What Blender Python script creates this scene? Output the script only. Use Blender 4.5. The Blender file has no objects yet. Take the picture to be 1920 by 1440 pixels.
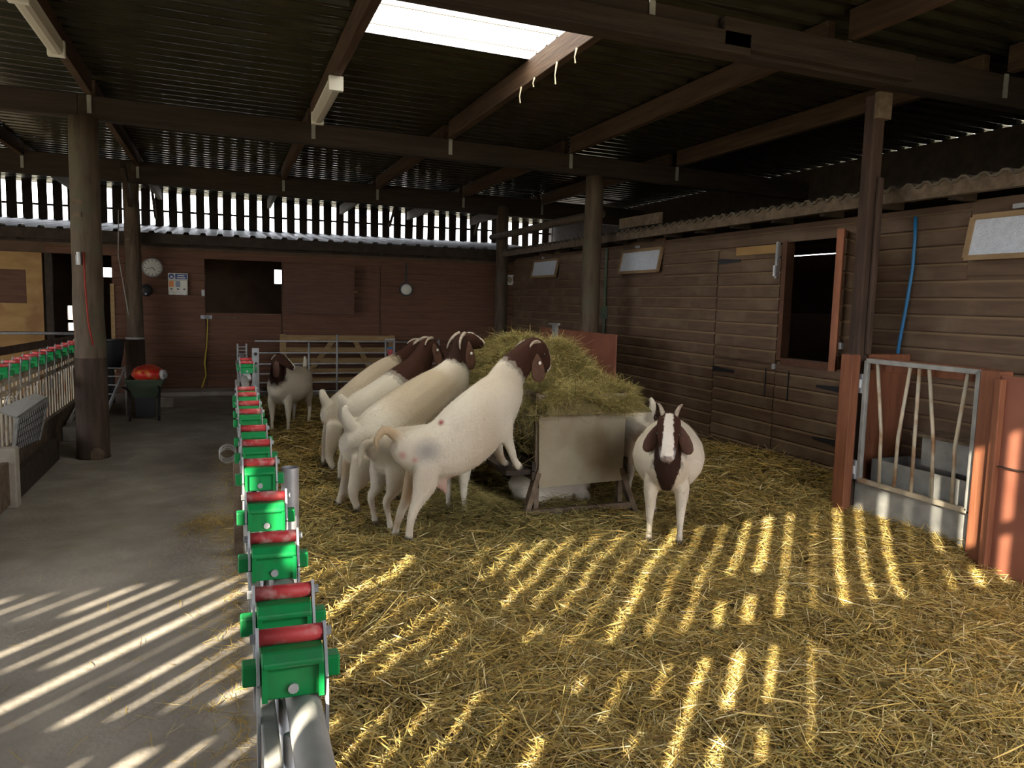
import bpy, bmesh, math, random
import numpy as np
from mathutils import Vector, Matrix, noise
random.seed(7); RNG = np.random.default_rng(7)
SC = bpy.context.scene; COL = SC.collection
PI = math.pi
# ------------------------------------------------------------------ camera
FPX = 1440.0; CAMZ = 1.65
yaw = math.atan(540/1440); pitch = math.atan(154/1440); roll = .025
F0 = Vector((math.sin(yaw)*math.cos(pitch), math.cos(yaw)*math.cos(pitch), -math.sin(pitch)))
R0 = Vector((math.cos(yaw), -math.sin(yaw), 0)); U0 = R0.cross(F0)
CR = math.cos(roll)*R0 + math.sin(roll)*U0; CU = -math.sin(roll)*R0 + math.cos(roll)*U0
CC = Vector((0, 0, CAMZ))
cd = bpy.data.cameras.new('camera'); cd.sensor_width = 36; cd.lens = 36*FPX/1920; cd.clip_start = .02; cd.clip_end = 300
cam = bpy.data.objects.new('camera', cd); COL.objects.link(cam)
m = Matrix((CR, CU, -F0)).transposed().to_4x4(); m.translation = CC; cam.matrix_world = m
SC.camera = cam
def ray(x, y): return F0 + CR*((x-960)/FPX) - CU*((y-720)/FPX)
def on(x, y, ax, v):
    d = ray(x, y); t = (v-CC[ax])/d[ax]; return CC + d*t
def gz(x, y, z=0): return on(x, y, 2, z)
def ay(x, y, v): return on(x, y, 1, v)
def axx(x, y, v): return on(x, y, 0, v)
# ------------------------------------------------------------------ world, sun, exposure
w = bpy.data.worlds.new('sky'); SC.world = w; w.use_nodes = True
bg = w.node_tree.nodes['Background']; bg.inputs[0].default_value = (.94, .95, 1, 1); bg.inputs[1].default_value = 6.0
sd = bpy.data.lights.new('sun_offscreen', 'SUN'); sd.energy = 25; sd.color = (1, .9, .72); sd.angle = math.radians(.55)
so = bpy.data.objects.new('sun_offscreen', sd); COL.objects.link(so)
SAZ, SEL = math.radians(42), math.radians(25)
sdir = Vector((math.sin(SAZ)*math.cos(SEL), math.cos(SAZ)*math.cos(SEL), -math.sin(SEL)))
so.rotation_euler = sdir.to_track_quat('-Z', 'Y').to_euler(); so.location = (-8, -8, 9)
SC.view_settings.view_transform = 'Standard'; SC.view_settings.look = 'None'; SC.view_settings.gamma = 1
SC.view_settings.use_curve_mapping = False; SC.view_settings.exposure = 0.45
cy = SC.cycles; cy.use_denoising = True; cy.use_adaptive_sampling = True; cy.adaptive_threshold = .045; cy.max_bounces = 7; cy.diffuse_bounces = 4; cy.glossy_bounces = 3
cy.transmission_bounces = 6; cy.sample_clamp_indirect = 8; cy.caustics_reflective = False; cy.caustics_refractive = False
# ------------------------------------------------------------------ materials
def mat(name, c1, c2=None, rough=.7, scale=8, stretch=(1, 1, 1), bump=.0, bscale=None, metal=0, spec=.4, detail=4, lo=.35, hi=.65, c3=None, s3=1.2, trans=0, edge=None):
    M = bpy.data.materials.new(name); M.use_nodes = True; nt = M.node_tree; b = nt.nodes['Principled BSDF']
    b.inputs['Roughness'].default_value = rough; b.inputs['Metallic'].default_value = metal; b.inputs['Specular IOR Level'].default_value = spec
    if c2 is None:
        b.inputs['Base Color'].default_value = (*c1, 1)
        if not bump: return M
    tc = nt.nodes.new('ShaderNodeTexCoord'); mp = nt.nodes.new('ShaderNodeMapping'); mp.inputs['Scale'].default_value = stretch
    geo = nt.nodes.new('ShaderNodeNewGeometry')
    oi = nt.nodes.new('ShaderNodeObjectInfo'); ad = nt.nodes.new('ShaderNodeVectorMath'); ad.operation = 'ADD'
    sc_ = nt.nodes.new('ShaderNodeVectorMath'); sc_.operation = 'SCALE'; sc_.inputs['Scale'].default_value = 37
    cmb = nt.nodes.new('ShaderNodeCombineXYZ')
    for k in range(3): nt.links.new(oi.outputs['Random'], cmb.inputs[k])
    nt.links.new(cmb.outputs[0], sc_.inputs[0]); nt.links.new(tc.outputs['Object'], ad.inputs[0]); nt.links.new(sc_.outputs[0], ad.inputs[1])
    nt.links.new(ad.outputs[0], mp.inputs[0])
    if c2 is not None:
        n = nt.nodes.new('ShaderNodeTexNoise'); n.inputs['Scale'].default_value = scale; n.inputs['Detail'].default_value = detail
        nt.links.new(mp.outputs[0], n.inputs[0])
        r = nt.nodes.new('ShaderNodeValToRGB'); r.color_ramp.elements[0].position = lo; r.color_ramp.elements[1].position = hi
        r.color_ramp.elements[0].color = (*c1, 1); r.color_ramp.elements[1].color = (*c2, 1); nt.links.new(n.outputs[0], r.inputs[0])
        outc = r.outputs[0]
        if c3 is not None:
            n3 = nt.nodes.new('ShaderNodeTexNoise'); n3.inputs['Scale'].default_value = s3; n3.inputs['Detail'].default_value = 5
            nt.links.new(ad.outputs[0], n3.inputs[0])
            r3 = nt.nodes.new('ShaderNodeValToRGB'); r3.color_ramp.elements[0].position = .5; r3.color_ramp.elements[1].position = .68
            r3.color_ramp.elements[0].color = (0, 0, 0, 1); r3.color_ramp.elements[1].color = (1, 1, 1, 1); nt.links.new(n3.outputs[0], r3.inputs[0])
            mx = nt.nodes.new('ShaderNodeMixRGB'); nt.links.new(r3.outputs[0], mx.inputs[0]); nt.links.new(outc, mx.inputs[1]); mx.inputs[2].default_value = (*c3, 1)
            outc = mx.outputs[0]
        if edge is not None:      # painted highlight: pale strip as if each board's upper edge caught light
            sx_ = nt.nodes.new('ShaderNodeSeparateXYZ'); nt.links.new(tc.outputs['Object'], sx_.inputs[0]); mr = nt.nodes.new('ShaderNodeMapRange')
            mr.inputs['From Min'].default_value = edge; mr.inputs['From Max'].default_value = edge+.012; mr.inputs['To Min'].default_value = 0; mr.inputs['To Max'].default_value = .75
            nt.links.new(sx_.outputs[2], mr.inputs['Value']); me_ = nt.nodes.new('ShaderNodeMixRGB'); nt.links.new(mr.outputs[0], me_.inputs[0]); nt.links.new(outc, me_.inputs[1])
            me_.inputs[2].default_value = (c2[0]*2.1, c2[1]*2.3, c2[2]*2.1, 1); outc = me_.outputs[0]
        nt.links.new(outc, b.inputs['Base Color'])
    if bump:
        nb = nt.nodes.new('ShaderNodeTexNoise'); nb.inputs['Scale'].default_value = bscale or scale*3; nb.inputs['Detail'].default_value = 5
        nt.links.new(mp.outputs[0], nb.inputs[0]); bp = nt.nodes.new('ShaderNodeBump'); bp.inputs['Strength'].default_value = bump
        bp.inputs['Distance'].default_value = .02; nt.links.new(nb.outputs[0], bp.inputs['Height']); nt.links.new(bp.outputs[0], b.inputs['Normal'])
    return M
def colattr(name, rough=.8, bump=.3, bscale=60, spec=.3, trans=0):
    M = bpy.data.materials.new(name); M.use_nodes = True; nt = M.node_tree; b = nt.nodes['Principled BSDF']
    a = nt.nodes.new('ShaderNodeAttribute'); a.attribute_name = 'Col'; nt.links.new(a.outputs['Color'], b.inputs['Base Color'])
    b.inputs['Roughness'].default_value = rough; b.inputs['Specular IOR Level'].default_value = spec
    if bump:
        tc = nt.nodes.new('ShaderNodeTexCoord'); nb = nt.nodes.new('ShaderNodeTexNoise'); nb.inputs['Scale'].default_value = bscale
        nb.inputs['Detail'].default_value = 6; nb.inputs['Roughness'].default_value = .7; nt.links.new(tc.outputs['Object'], nb.inputs[0])
        bp = nt.nodes.new('ShaderNodeBump'); bp.inputs['Strength'].default_value = bump; bp.inputs['Distance'].default_value = .01
        nt.links.new(nb.outputs[0], bp.inputs['Height']); nt.links.new(bp.outputs[0], b.inputs['Normal'])
    return M
MT = {}
MT['concrete'] = mat('concrete', (.25, .22, .18), (.35, .31, .255), .85, 3, bump=.25, bscale=30, c3=(.20, .175, .145), s3=.9)
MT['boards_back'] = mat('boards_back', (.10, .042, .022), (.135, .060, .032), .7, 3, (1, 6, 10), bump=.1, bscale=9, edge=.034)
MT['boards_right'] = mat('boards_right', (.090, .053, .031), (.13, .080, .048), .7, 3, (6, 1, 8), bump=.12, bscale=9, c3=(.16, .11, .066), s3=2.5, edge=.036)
MT['boards_plain'] = mat('boards_plain', (.085, .036, .019), (.115, .051, .027), .7, 3, (1, 6, 10), bump=.1, bscale=9)
MT['boards_plain_right'] = mat('boards_plain_right', (.090, .053, .031), (.13, .080, .048), .7, 3, (6, 1, 8), bump=.12)
MT['wood_dark'] = mat('wood_dark', (.022, .015, .010), (.045, .030, .019), .8, 3, (3, 3, 3), bump=.2)
MT['purlin'] = mat('purlin', (.042, .022, .012), (.08, .046, .026), .75, 3, (8, .6, 8), bump=.2)
MT['beam'] = mat('beam', (.02, .013, .008), (.038, .025, .016), .8, 3, (.7, 8, 8), bump=.25)
MT['post'] = mat('post', (.062, .041, .025), (.11, .077, .048), .8, 4, (5, 5, .7), bump=.3, c3=(.085, .074, .044), s3=3)
MT['post_dark'] = mat('post_dark', (.028, .015, .010), (.055, .031, .019), .8, 4, (5, 5, .7), bump=.3)
MT['post_mid'] = mat('post_mid', (.036, .021, .014), (.068, .043, .027), .8, 4, (5, 5, .7), bump=.3)
MT['post_red'] = mat('post_red', (.15, .05, .022), (.22, .08, .036), .7, 4, (5, 5, .7), bump=.2)
MT['redply'] = mat('redply', (.20, .068, .038), (.25, .09, .052), .6, 4, bump=.08)
MT['greyply'] = mat('greyply', (.30, .25, .165), (.37, .32, .225), .75, 3, bump=.12, c3=(.24, .175, .10), s3=2.4)
MT['ply'] = mat('ply', (.30, .175, .06), (.40, .245, .095), .7, 2.2, (1, 1, 3), bump=.1, c3=(.24, .125, .045), s3=3)
MT['oldwood'] = mat('oldwood', (.09, .062, .038), (.16, .115, .074), .8, 4, (4, 4, 4), bump=.3)
MT['newwood'] = mat('newwood', (.27, .17, .07), (.36, .24, .11), .7, 4, (1, 4, 6), bump=.15)
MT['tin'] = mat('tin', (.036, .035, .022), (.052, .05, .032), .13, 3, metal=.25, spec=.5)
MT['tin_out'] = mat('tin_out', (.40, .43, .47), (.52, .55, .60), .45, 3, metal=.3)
MT['galv'] = mat('galv', (.36, .37, .38), (.48, .49, .50), .5, 12, metal=.4, bump=.05)
MT['galv_dull'] = mat('galv_dull', (.24, .24, .225), (.34, .335, .31), .65, 10, metal=.2, bump=.08)
MT['rusty'] = mat('rusty', (.40, .36, .28), (.5, .42, .3), .6, 8, metal=.3, c3=(.25, .13, .06), s3=6)
MT['green'] = mat('green_plastic', (.004, .22, .05), (.006, .27, .07), .42, 6, c3=(.02, .2, .06), s3=20)
MT['redroll'] = mat('red_roller', (.48, .035, .04), (.56, .06, .06), .5, 12, c3=(.62, .30, .27), s3=30)
MT['asb'] = mat('old_sheet', (.075, .062, .044), (.125, .105, .075), .9, 6, bump=.3, c3=(.12, .10, .075), s3=5)
MT['white'] = mat('white_paint', (.72, .72, .68)); MT['cream'] = mat('cream_plastic', (.72, .70, .60), rough=.4)
MT['black'] = mat('black_plastic', (.018, .018, .02), rough=.5); MT['blue'] = mat('blue_hose', (.015, .13, .29), rough=.45)
MT['navy'] = mat('navy_print', (.03, .06, .22), rough=.4); MT['orange'] = mat('orange_print', (.72, .25, .06), rough=.4)
MT['greyprint'] = mat('grey_print', (.22, .27, .33), rough=.4); MT['redrope'] = mat('red_cord', (.26, .025, .015), rough=.7)
MT['yellowrope'] = mat('yellow_rope', (.52, .40, .06), rough=.8); MT['redbag'] = mat('red_bag', (.62, .02, .02), (.72, .04, .025), .35, 9, c3=(.78, .3, .08), s3=14)
MT['horn'] = mat('horn', (.24, .19, .14), (.40, .33, .25), .5, 20, (1, 1, 4)); MT['eye'] = mat('eye', (.01, .008, .006), rough=.08, spec=.8)
MT['ear'] = mat('ear_brown', (.078, .033, .018), (.105, .046, .025), .75, 20, bump=.2); MT['tag'] = mat('ear_tag', (.85, .83, .78), rough=.35)
MT['ear_dark'] = mat('ear_dark', (.068, .029, .017), (.09, .039, .023), .75, 20, bump=.2)
MT['barrow'] = mat('barrow_green', (.05, .075, .045), (.075, .1, .06), .6, 6); MT['rubber'] = mat('rubber', (.015, .015, .015), rough=.85)
MT['mesh_wire'] = mat('wire_dark', (.06, .06, .055), rough=.6, metal=.4); MT['whitesheet'] = mat('white_sheet', (.66, .67, .66), (.74, .75, .74), .5, 4)
MT['glassy'] = mat('frosted_glass', (.52, .56, .62), (.60, .64, .70), .25, 25, bump=.35, bscale=90, spec=.6)
MT['frame'] = mat('window_frame', (.22, .14, .07), (.30, .20, .105), .7, 4, (4, 1, 4), bump=.1)
MT['tubeplastic'] = mat('diffuser', (.62, .60, .54), rough=.3); MT['block'] = mat('block', (.30, .27, .22), (.40, .36, .3), .9, 8, bump=.3)
MT['cobweb'] = mat('cobweb', (.62, .56, .42), rough=.9)
MT['straw'] = colattr('straw', .7, 0, spec=.35); MT['strawbase'] = mat('straw_base', (.11, .07, .022), (.22, .15, .05), .9, 14, bump=.8, bscale=50)
MT['haybase'] = mat('hay_base', (.13, .10, .04), (.23, .18, .07), .9, 14, bump=.8, bscale=50)
MT['goat'] = colattr('goat_coat', .85, .55, 55, spec=.15)
MT['inside'] = mat('stable_inside', (.085, .05, .03), (.12, .074, .045), .9, 3)
MT['earth'] = mat('earth', (.22, .2, .13), (.30, .28, .2), .95, 2)
tm = bpy.data.materials.new('skylight_sheet'); tm.use_nodes = True; nt = tm.node_tree; nt.nodes.clear()
o_ = nt.nodes.new('ShaderNodeOutputMaterial'); t_ = nt.nodes.new('ShaderNodeBsdfTranslucent'); d_ = nt.nodes.new('ShaderNodeBsdfDiffuse'); mx = nt.nodes.new('ShaderNodeMixShader')
t_.inputs[0].default_value = (.92, .90, .82, 1); d_.inputs[0].default_value = (.8, .78, .7, 1); mx.inputs[0].default_value = .25
nt.links.new(t_.outputs[0], mx.inputs[1]); nt.links.new(d_.outputs[0], mx.inputs[2]); nt.links.new(mx.outputs[0], o_.inputs[0]); MT['skylight'] = tm
# ------------------------------------------------------------------ mesh helpers
WLOC = {}
def link(o, parent=None, wloc=None):
    COL.objects.link(o); WLOC[o.name] = Vector(wloc) if wloc is not None else Vector((0, 0, 0))
    if parent is not None:
        o.parent = parent; o.location = WLOC[o.name] - WLOC[parent.name]
    else: o.location = WLOC[o.name]
    return o
def tag(o, label=None, cat=None, group=None, kind=None):
    if label: o['label'] = label
    if cat: o['category'] = cat
    if group: o['group'] = group
    if kind: o['kind'] = kind
    return o
def thing(name, label, cat, loc, group=None):
    o = bpy.data.objects.new(name, None); o.empty_display_size = .1; link(o, None, loc); return tag(o, label, cat, group)
class MB:
    def __init__(s): s.v = []; s.f = []; s.sm = False
    def add(s, vs, fs):
        n = len(s.v); s.v += [tuple(p) for p in vs]; s.f += [tuple(i+n for i in f) for f in fs]; return s
    def box(s, c, d, rot=None):
        c = Vector(c); h = Vector(d)/2
        vs = [Vector((x*h.x, y*h.y, z*h.z)) for x in (-1, 1) for y in (-1, 1) for z in (-1, 1)]
        if rot is not None: vs = [rot @ v for v in vs]
        return s.add([c+v for v in vs], [(0, 1, 3, 2), (4, 6, 7, 5), (0, 4, 5, 1), (2, 3, 7, 6), (0, 2, 6, 4), (1, 5, 7, 3)])
    def bb(s, x0, x1, y0, y1, z0, z1): return s.box(((x0+x1)/2, (y0+y1)/2, (z0+z1)/2), (x1-x0, y1-y0, z1-z0))
    def bar(s, a, b, wd, ht, up=(0, 0, 1)):
        a = Vector(a); b = Vector(b); d = (b-a); L = d.length; d.normalize(); u = Vector(up)
        r = d.cross(u)
        if r.length < 1e-4: r = d.cross(Vector((1, 0, 0)))
        r.normalize(); u = r.cross(d)
        return s.box((a+b)/2, (wd, L, ht), Matrix((r, d, u)).transposed())
    def cyl(s, a, b, r, n=12, r2=None, cap=True):
        return s.tube([a, b], [r, r if r2 is None else r2], n, cap)
    def tube(s, pts, rs, n=8, cap=True, closed=False):
        pts = [Vector(p) for p in pts]
        if not isinstance(rs, (list, tuple)): rs = [rs]*len(pts)
        base = len(s.v); ref = None; N = len(pts)
        for i, p in enumerate(pts):
            if closed: t = pts[(i+1) % N]-pts[i-1]
            else: t = pts[min(i+1, N-1)]-pts[max(i-1, 0)]
            t.normalize()
            if ref is None: ref = Vector((0, 0, 1)) if abs(t.z) < .9 else Vector((1, 0, 0))
            u = (ref - t*ref.dot(t)).normalized(); ref = u; w_ = t.cross(u)
            for k in range(n):
                a = 2*PI*k/n; s.v.append(tuple(p+(u*math.cos(a)+w_*math.sin(a))*rs[i]))
        for i in range(N if closed else N-1):
            for k in range(n):
                a = base+i*n+k; b = base+i*n+(k+1) % n; j = (i+1) % N
                s.f.append((a, b, base+j*n+(k+1) % n, base+j*n+k))
        if cap and not closed:
            s.f.append(tuple(base+k for k in range(n))[::-1]); s.f.append(tuple(base+(N-1)*n+k for k in range(n)))
        return s
    def loft(s, secs, n=14):
        """secs: (centre, axis_u, axis_v, ru, rv)"""
        base = len(s.v)
        for c, u, v, ru, rv in secs:
            for k in range(n):
                a = 2*PI*k/n; s.v.append(tuple(c+u*(ru*math.cos(a))+v*(rv*math.sin(a))))
        for i in range(len(secs)-1):
            for k in range(n):
                s.f.append((base+i*n+k, base+i*n+(k+1) % n, base+(i+1)*n+(k+1) % n, base+(i+1)*n+k))
        s.f.append(tuple(base+k for k in range(n))[::-1]); s.f.append(tuple(base+(len(secs)-1)*n+k for k in range(n)))
        return s
    def prism(s, poly, fn, L0, L1):
        n = len(poly); base = len(s.v)
        for L in (L0, L1):
            for p in poly: s.v.append(tuple(fn(p, L)))
        for k in range(n): s.f.append((base+k, base+(k+1) % n, base+n+(k+1) % n, base+n+k))
        s.f.append(tuple(base+k for k in range(n))[::-1]); s.f.append(tuple(base+n+k for k in range(n)))
        return s
    def ell(s, c, r, rot=None, nu=16, nv=10):
        c = Vector(c); base = len(s.v); vs = []
        for j in range(1, nv):
            th = PI*j/nv
            for k in range(nu):
                ph = 2*PI*k/nu; p = Vector((r[0]*math.sin(th)*math.cos(ph), r[1]*math.sin(th)*math.sin(ph), r[2]*math.cos(th)))
                vs.append(c+(rot @ p if rot is not None else p))
        tp = Vector((0, 0, r[2])); vs.append(c+(rot @ tp if rot is not None else tp)); vs.append(c-(rot @ tp if rot is not None else tp))
        s.v += [tuple(v) for v in vs]; T = base+(nv-1)*nu; Bt = T+1
        for j in range(nv-2):
            for k in range(nu): s.f.append((base+j*nu+k, base+(j+1)*nu+k, base+(j+1)*nu+(k+1) % nu, base+j*nu+(k+1) % nu))
        for k in range(nu):
            s.f.append((T, base+k, base+(k+1) % nu)); s.f.append((Bt, base+(nv-2)*nu+(k+1) % nu, base+(nv-2)*nu+k))
        return s
    def mesh(s, name, ctr):
        me = bpy.data.meshes.new(name); c = Vector(ctr)
        me.from_pydata([(p[0]-c.x, p[1]-c.y, p[2]-c.z) for p in s.v], [], s.f)
        bm = bmesh.new(); bm.from_mesh(me); bmesh.ops.recalc_face_normals(bm, faces=bm.faces); bm.to_mesh(me); bm.free()
        return me
    def build(s, name, material, parent=None, smooth=False, bevel=0):
        a = np.array(s.v); c = (a.min(0)+a.max(0))/2
        if parent is None: c[2] = a[:, 2].min()
        me = s.mesh(name, c); me.materials.append(MT[material] if isinstance(material, str) else material)
        if smooth:
            for p in me.polygons: p.use_smooth = True
        o = bpy.data.objects.new(name, me); link(o, parent, c)
        if bevel:
            b = o.modifiers.new('bevel', 'BEVEL'); b.width = bevel; b.segments = 2; b.limit_method = 'ANGLE'
        return o
def dup(o, parent, off):
    c = o.copy(); link(c, parent, WLOC[o.name]+Vector(off)); return c
def struct(o): return tag(o, kind='structure')
# ------------------------------------------------------------------ roof
def zr(x): return 3.70 - .02*x          # underside of the sheet pans
RX0, RX1, RY0, RY1 = -8.0, 7.65, -.6, 17.7
SKX0, SKX1 = .98, 2.42
PIT = .205
def rib_profile(y0, y1):
    pts = []; y = y0
    while y < y1-1e-6:
        for q_ in range(14): u_ = q_/14; pts.append((y+u_*PIT, .017*(1-math.tanh(1.7*math.cos(2*PI*u_))/math.tanh(1.7))))
        y += PIT
    pts.append((y, 0)); return pts
def sheet(mb, prof, x0, x1, zf):
    b = len(mb.v)
    for y, h in prof: mb.v.append((x0, y, zf(x0)+h)); mb.v.append((x1, y, zf(x1)+h))
    for i in range(len(prof)-1): mb.f.append((b+2*i, b+2*i+1, b+2*i+3, b+2*i+2))
N1 = int((4.5-RY0)/PIT); YS0 = RY0+N1*PIT; YS1 = YS0+9*PIT
mb = MB(); p0 = rib_profile(RY0, YS0); p1 = rib_profile(YS0, YS1); p2 = rib_profile(YS1, RY1)
sheet(mb, p0, RX0, RX1, zr); sheet(mb, p1, RX0, SKX0, zr); sheet(mb, p1, SKX1, RX1, zr); sheet(mb, p2, RX0, RX1, zr)
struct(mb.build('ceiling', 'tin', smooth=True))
mb = MB(); sheet(mb, rib_profile(YS0-PIT, YS1+PIT-1e-3), SKX0-.12, SKX1+.12, lambda x: zr(x)+.002)
sk = mb.build('skylight_panel', 'skylight', smooth=True); tag(sk, 'bright translucent corrugated rooflight sheet between two purlins', 'rooflight')
mb = MB()
for x in (1.7,): mb.tube([(x, YS0+.62, zr(x)-.004), (x+.01, YS0+.75, zr(x)-.012), (x-.005, YS0+.83, zr(x)-.004)], .006, 5)
mb.build('grime_streak', 'wood_dark', sk)
for k_ in (2, 4, 6, 8):
    yy = YS0+k_*PIT-.01; mb = MB(); mb.bar((SKX0, yy, zr(SKX0)-.003), (SKX1-.04, yy, zr(SKX1-.04)-.003), .012, .004); mb.build('rib_shade_line', 'greyply', sk)  # grey strips painted in for the shade of the sheet's ribs
for yb, lab in ((4.3, 'heavy timber roof beam carried on the square post beside the barred gate'), (8.7, 'dark timber roof beam crossing over the climbing goats and hay feeder'), (13.15, 'dark timber roof beam running just in front of the slatted gable'), (-.25, 'timber roof beam above the sunlit slatted front wall')):
    t = thing('roof_beam', lab, 'beam', (0, yb, zr(0)-.4), 'roof beams')
    for k, (xa, xb) in enumerate(((RX0+.2, -1.3), (-1.3, 4.3), (4.3, 7.5))):
        mb = MB(); a = Vector((xa, yb, zr(xa)-.3)); b = Vector((xb, yb, zr(xb)-.3)); 
        if yb == 13.15: a.z += .03; b.z += .03
        mb.bar(a, b, .13, .32 if yb == 13.15 else .22); mb.build('beam_length', 'beam', t, bevel=.008)
    if yb == 4.3:
        mb = MB(); mb.bar((.6, yb-.10, zr(.6)-.36), (3.1, yb-.10, zr(3.1)-.36), .07, .13); mb.build('splice_board', 'beam', t, bevel=.006)
        mb = MB(); mb.bar((2.9, yb-.10, zr(3)-.30), (4.45, yb-.10, zr(4.45)-.30), .07, .17); mb.build('splice_board', 'beam', t, bevel=.006)
PURX = (-5.7, -4.2, -2.7, -1.2, .91, 2.42, 3.92, 5.4)
PLAB = ('far left', )
plabels = {-5.7: 'timber purlin over the left pens furthest from the aisle', -4.2: 'timber purlin over the middle of the left pens', -2.7: 'timber purlin above the green and red left feed barrier', -1.2: 'timber purlin in line with the round aisle posts', .91: 'timber purlin carrying the tube light beside the bright rooflight', 2.42: 'sunlit pale timber purlin along the edge of the bright rooflight', 3.92: 'dark timber purlin just inside the right row of posts', 5.4: 'timber purlin above the eave of the clad stable block', 6.9: 'timber purlin nearest the light dots at the roof edge'}
for x in PURX:
    t = thing('purlin', plabels[x], 'purlin', (x, 8, zr(x)-.19), 'roof purlins')
    for ya, yb in ((RY0+.1, 4.2), (4.4, 8.6), (8.8, 13.05), (13.25, 17.4)):
        mb = MB(); mb.bb(x-.035, x+.035, ya, yb, zr(x)-.19, zr(x)-.004); mb.build('purlin_length', 'purlin', t, bevel=.005)
    for yb in (4.3, 8.7, 13.15):
        mb = MB(); mb.bb(x-.02, x+.02, yb-.078, yb-.068, zr(x)-.36, zr(x)-.19); mb.build('hanger_strap', 'galv_dull', t)
# cobwebs hanging from the rooflight purlin
for i, (y, L) in enumerate(((5.2, .10), (5.55, .16), (6.0, .07), (6.3, .13))):
    mb = MB(); mb.tube([(2.38, y, zr(2.4)-.19), (2.37, y+.01, zr(2.4)-.19-L*.6), (2.38, y+.015, zr(2.4)-.19-L)], [.008, .004, .006], 5)
    tag(mb.build('cobweb', 'cobweb'), 'dusty cobweb strand hanging from the purlin at the rooflight', 'cobweb', 'cobwebs at the rooflight')
# tube lights
for (x, ya, yb, lab) in ((.90, 6.78, 8.15, 'unlit fluorescent tube light under the purlin beside the rooflight'), (-1.17, 5.75, 6.9, 'unlit fluorescent tube light above the concrete aisle')):
    t = thing('tube_light', lab, 'light', (x, (ya+yb)/2, zr(x)-.29), 'tube lights')
    mb = MB(); mb.bb(x-.05, x+.05, ya, yb, zr(x)-.235, zr(x)-.19); mb.build('housing', 'white', t, bevel=.006)
    mb = MB(); mb.prism([(-.055, 0), (.055, 0), (.045, -.05), (.02, -.066), (-.02, -.066), (-.045, -.05)], lambda p, L: (x+p[0], L, zr(x)-.235+p[1]), ya+.01, yb-.01); mb.build('diffuser', 'tubeplastic', t)
    for y in (ya, yb): mb = MB(); mb.bb(x-.06, x+.06, y-.02, y+.03, zr(x)-.31, zr(x)-.19); mb.build('end_cap', 'white', t, bevel=.006)
# ------------------------------------------------------------------ ground
mb = MB(); mb.bb(-9, 9.5, -3, 20, -.15, 0); struct(mb.build('floor', 'concrete'))
mb = MB(); mb.bb(-120, 120, -120, 140, -.4, -.16); struct(mb.build('ground', 'earth'))
# ------------------------------------------------------------------ walls
def plank_y(name, x, ya, yb, z, h, material, parent, t=.022):
    mb = MB(); mb.prism([(0, 0), (-t, 0), (-t, h-.030), (-.004, h-.010), (0, h-.010)], lambda p, L: (x+p[0], L, z+p[1]), ya, yb); return mb.build(name, material, parent)
def plank_x(name, y, xa, xb, z, h, material, parent, t=.02):
    mb = MB(); mb.prism([(0, 0), (-t, 0), (-t, h-.022), (-.004, h-.008), (0, h-.008)], lambda p, L: (L, y+p[0], z+p[1]), xa, xb); return mb.build(name, material, parent)
# --- right stable block
WX = 4.90
D_Y0, D_Y1, D_Y2 = 4.98, 5.92, 6.9     # right leaf, meeting line, left leaf edge
RWE = 13.1
wins = [(11.07, 12.06, 2.07, 2.33), (8.03, 8.99, 2.06, 2.33), (3.1, 3.96, 2.03, 2.31)]
mb = MB()
mb.bb(WX, WX+.06, D_Y2, RWE, 0, 2.42); mb.bb(WX, WX+.06, .6, D_Y0, 0, 2.42); mb.bb(WX, WX+.06, D_Y0, D_Y2, 2.27, 2.42)
mb.bb(WX, WX+.06, D_Y1, D_Y2, 0, 2.27); mb.bb(WX, WX+.06, D_Y0, D_Y1, 0, 1.16)
wr = struct(mb.build('wall_right', 'inside'))
hb = .1245; z = .02
while z < 2.36:
    segs = [(.6, D_Y0-.02), (D_Y2+.02, RWE)] if z < 2.22 else [(.6, RWE)]
    for ya, yb in segs:
        cuts = [(ya, yb)]
        for wa, wb, wz0, wz1 in wins:
            if z+hb > wz0-.02 and z < wz1+.02:
                nc = []
                for a, b in cuts:
                    if wa-.03 > a and wb+.03 < b: nc += [(a, wa-.03), (wb+.03, b)]
                    else: nc.append((a, b))
                cuts = nc
        for a, b in cuts:
            if b-a > 5 and ya > 5:      # butt joints
                j = 9.2 + .6*math.sin(z*23); parts = [(a, j-.002), (j+.002, b)]
            else: parts = [(a, b)]
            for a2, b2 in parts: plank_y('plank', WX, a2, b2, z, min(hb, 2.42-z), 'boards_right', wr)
    z += hb
# end wall of the block (faces the back passage) and inside
mb = MB(); mb.bb(WX, 8.3, RWE-.06, RWE, 0, 2.42); mb.bb(WX+.06, 8.3, .6, .66, 0, 2.42)
mb.bb(8.2, 8.3, .6, RWE, 0, 2.05); mb.bb(8.2, 8.3, .6, 7.35, 2.05, 2.45); mb.bb(8.2, 8.3, 8.2, RWE, 2.05, 2.45)
for y in (7.35, 7.55, 7.75, 7.95, 8.1): mb.bb(8.2, 8.3, y, y+.09, 2.05, 2.45)
mb.bb(WX+.06, 8.2, 6.95, 7.0, 0, 1.6); mb.bb(WX+.06, 8.2, 4.9, 4.95, 0, 2.4)
struct(mb.build('wall_stable_inside', 'inside'))
mb = MB()
for y in (5.3, 6.2): mb.bar((WX+.1, y, 2.36), (8.2, y, 2.44), .05, .1)
mb.bb(6.4, 6.46, .8, RWE, 2.30, 2.40); struct(mb.build('stable_rafters', 'oldwood'))  # rafters and long bearer under the stable roof
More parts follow.
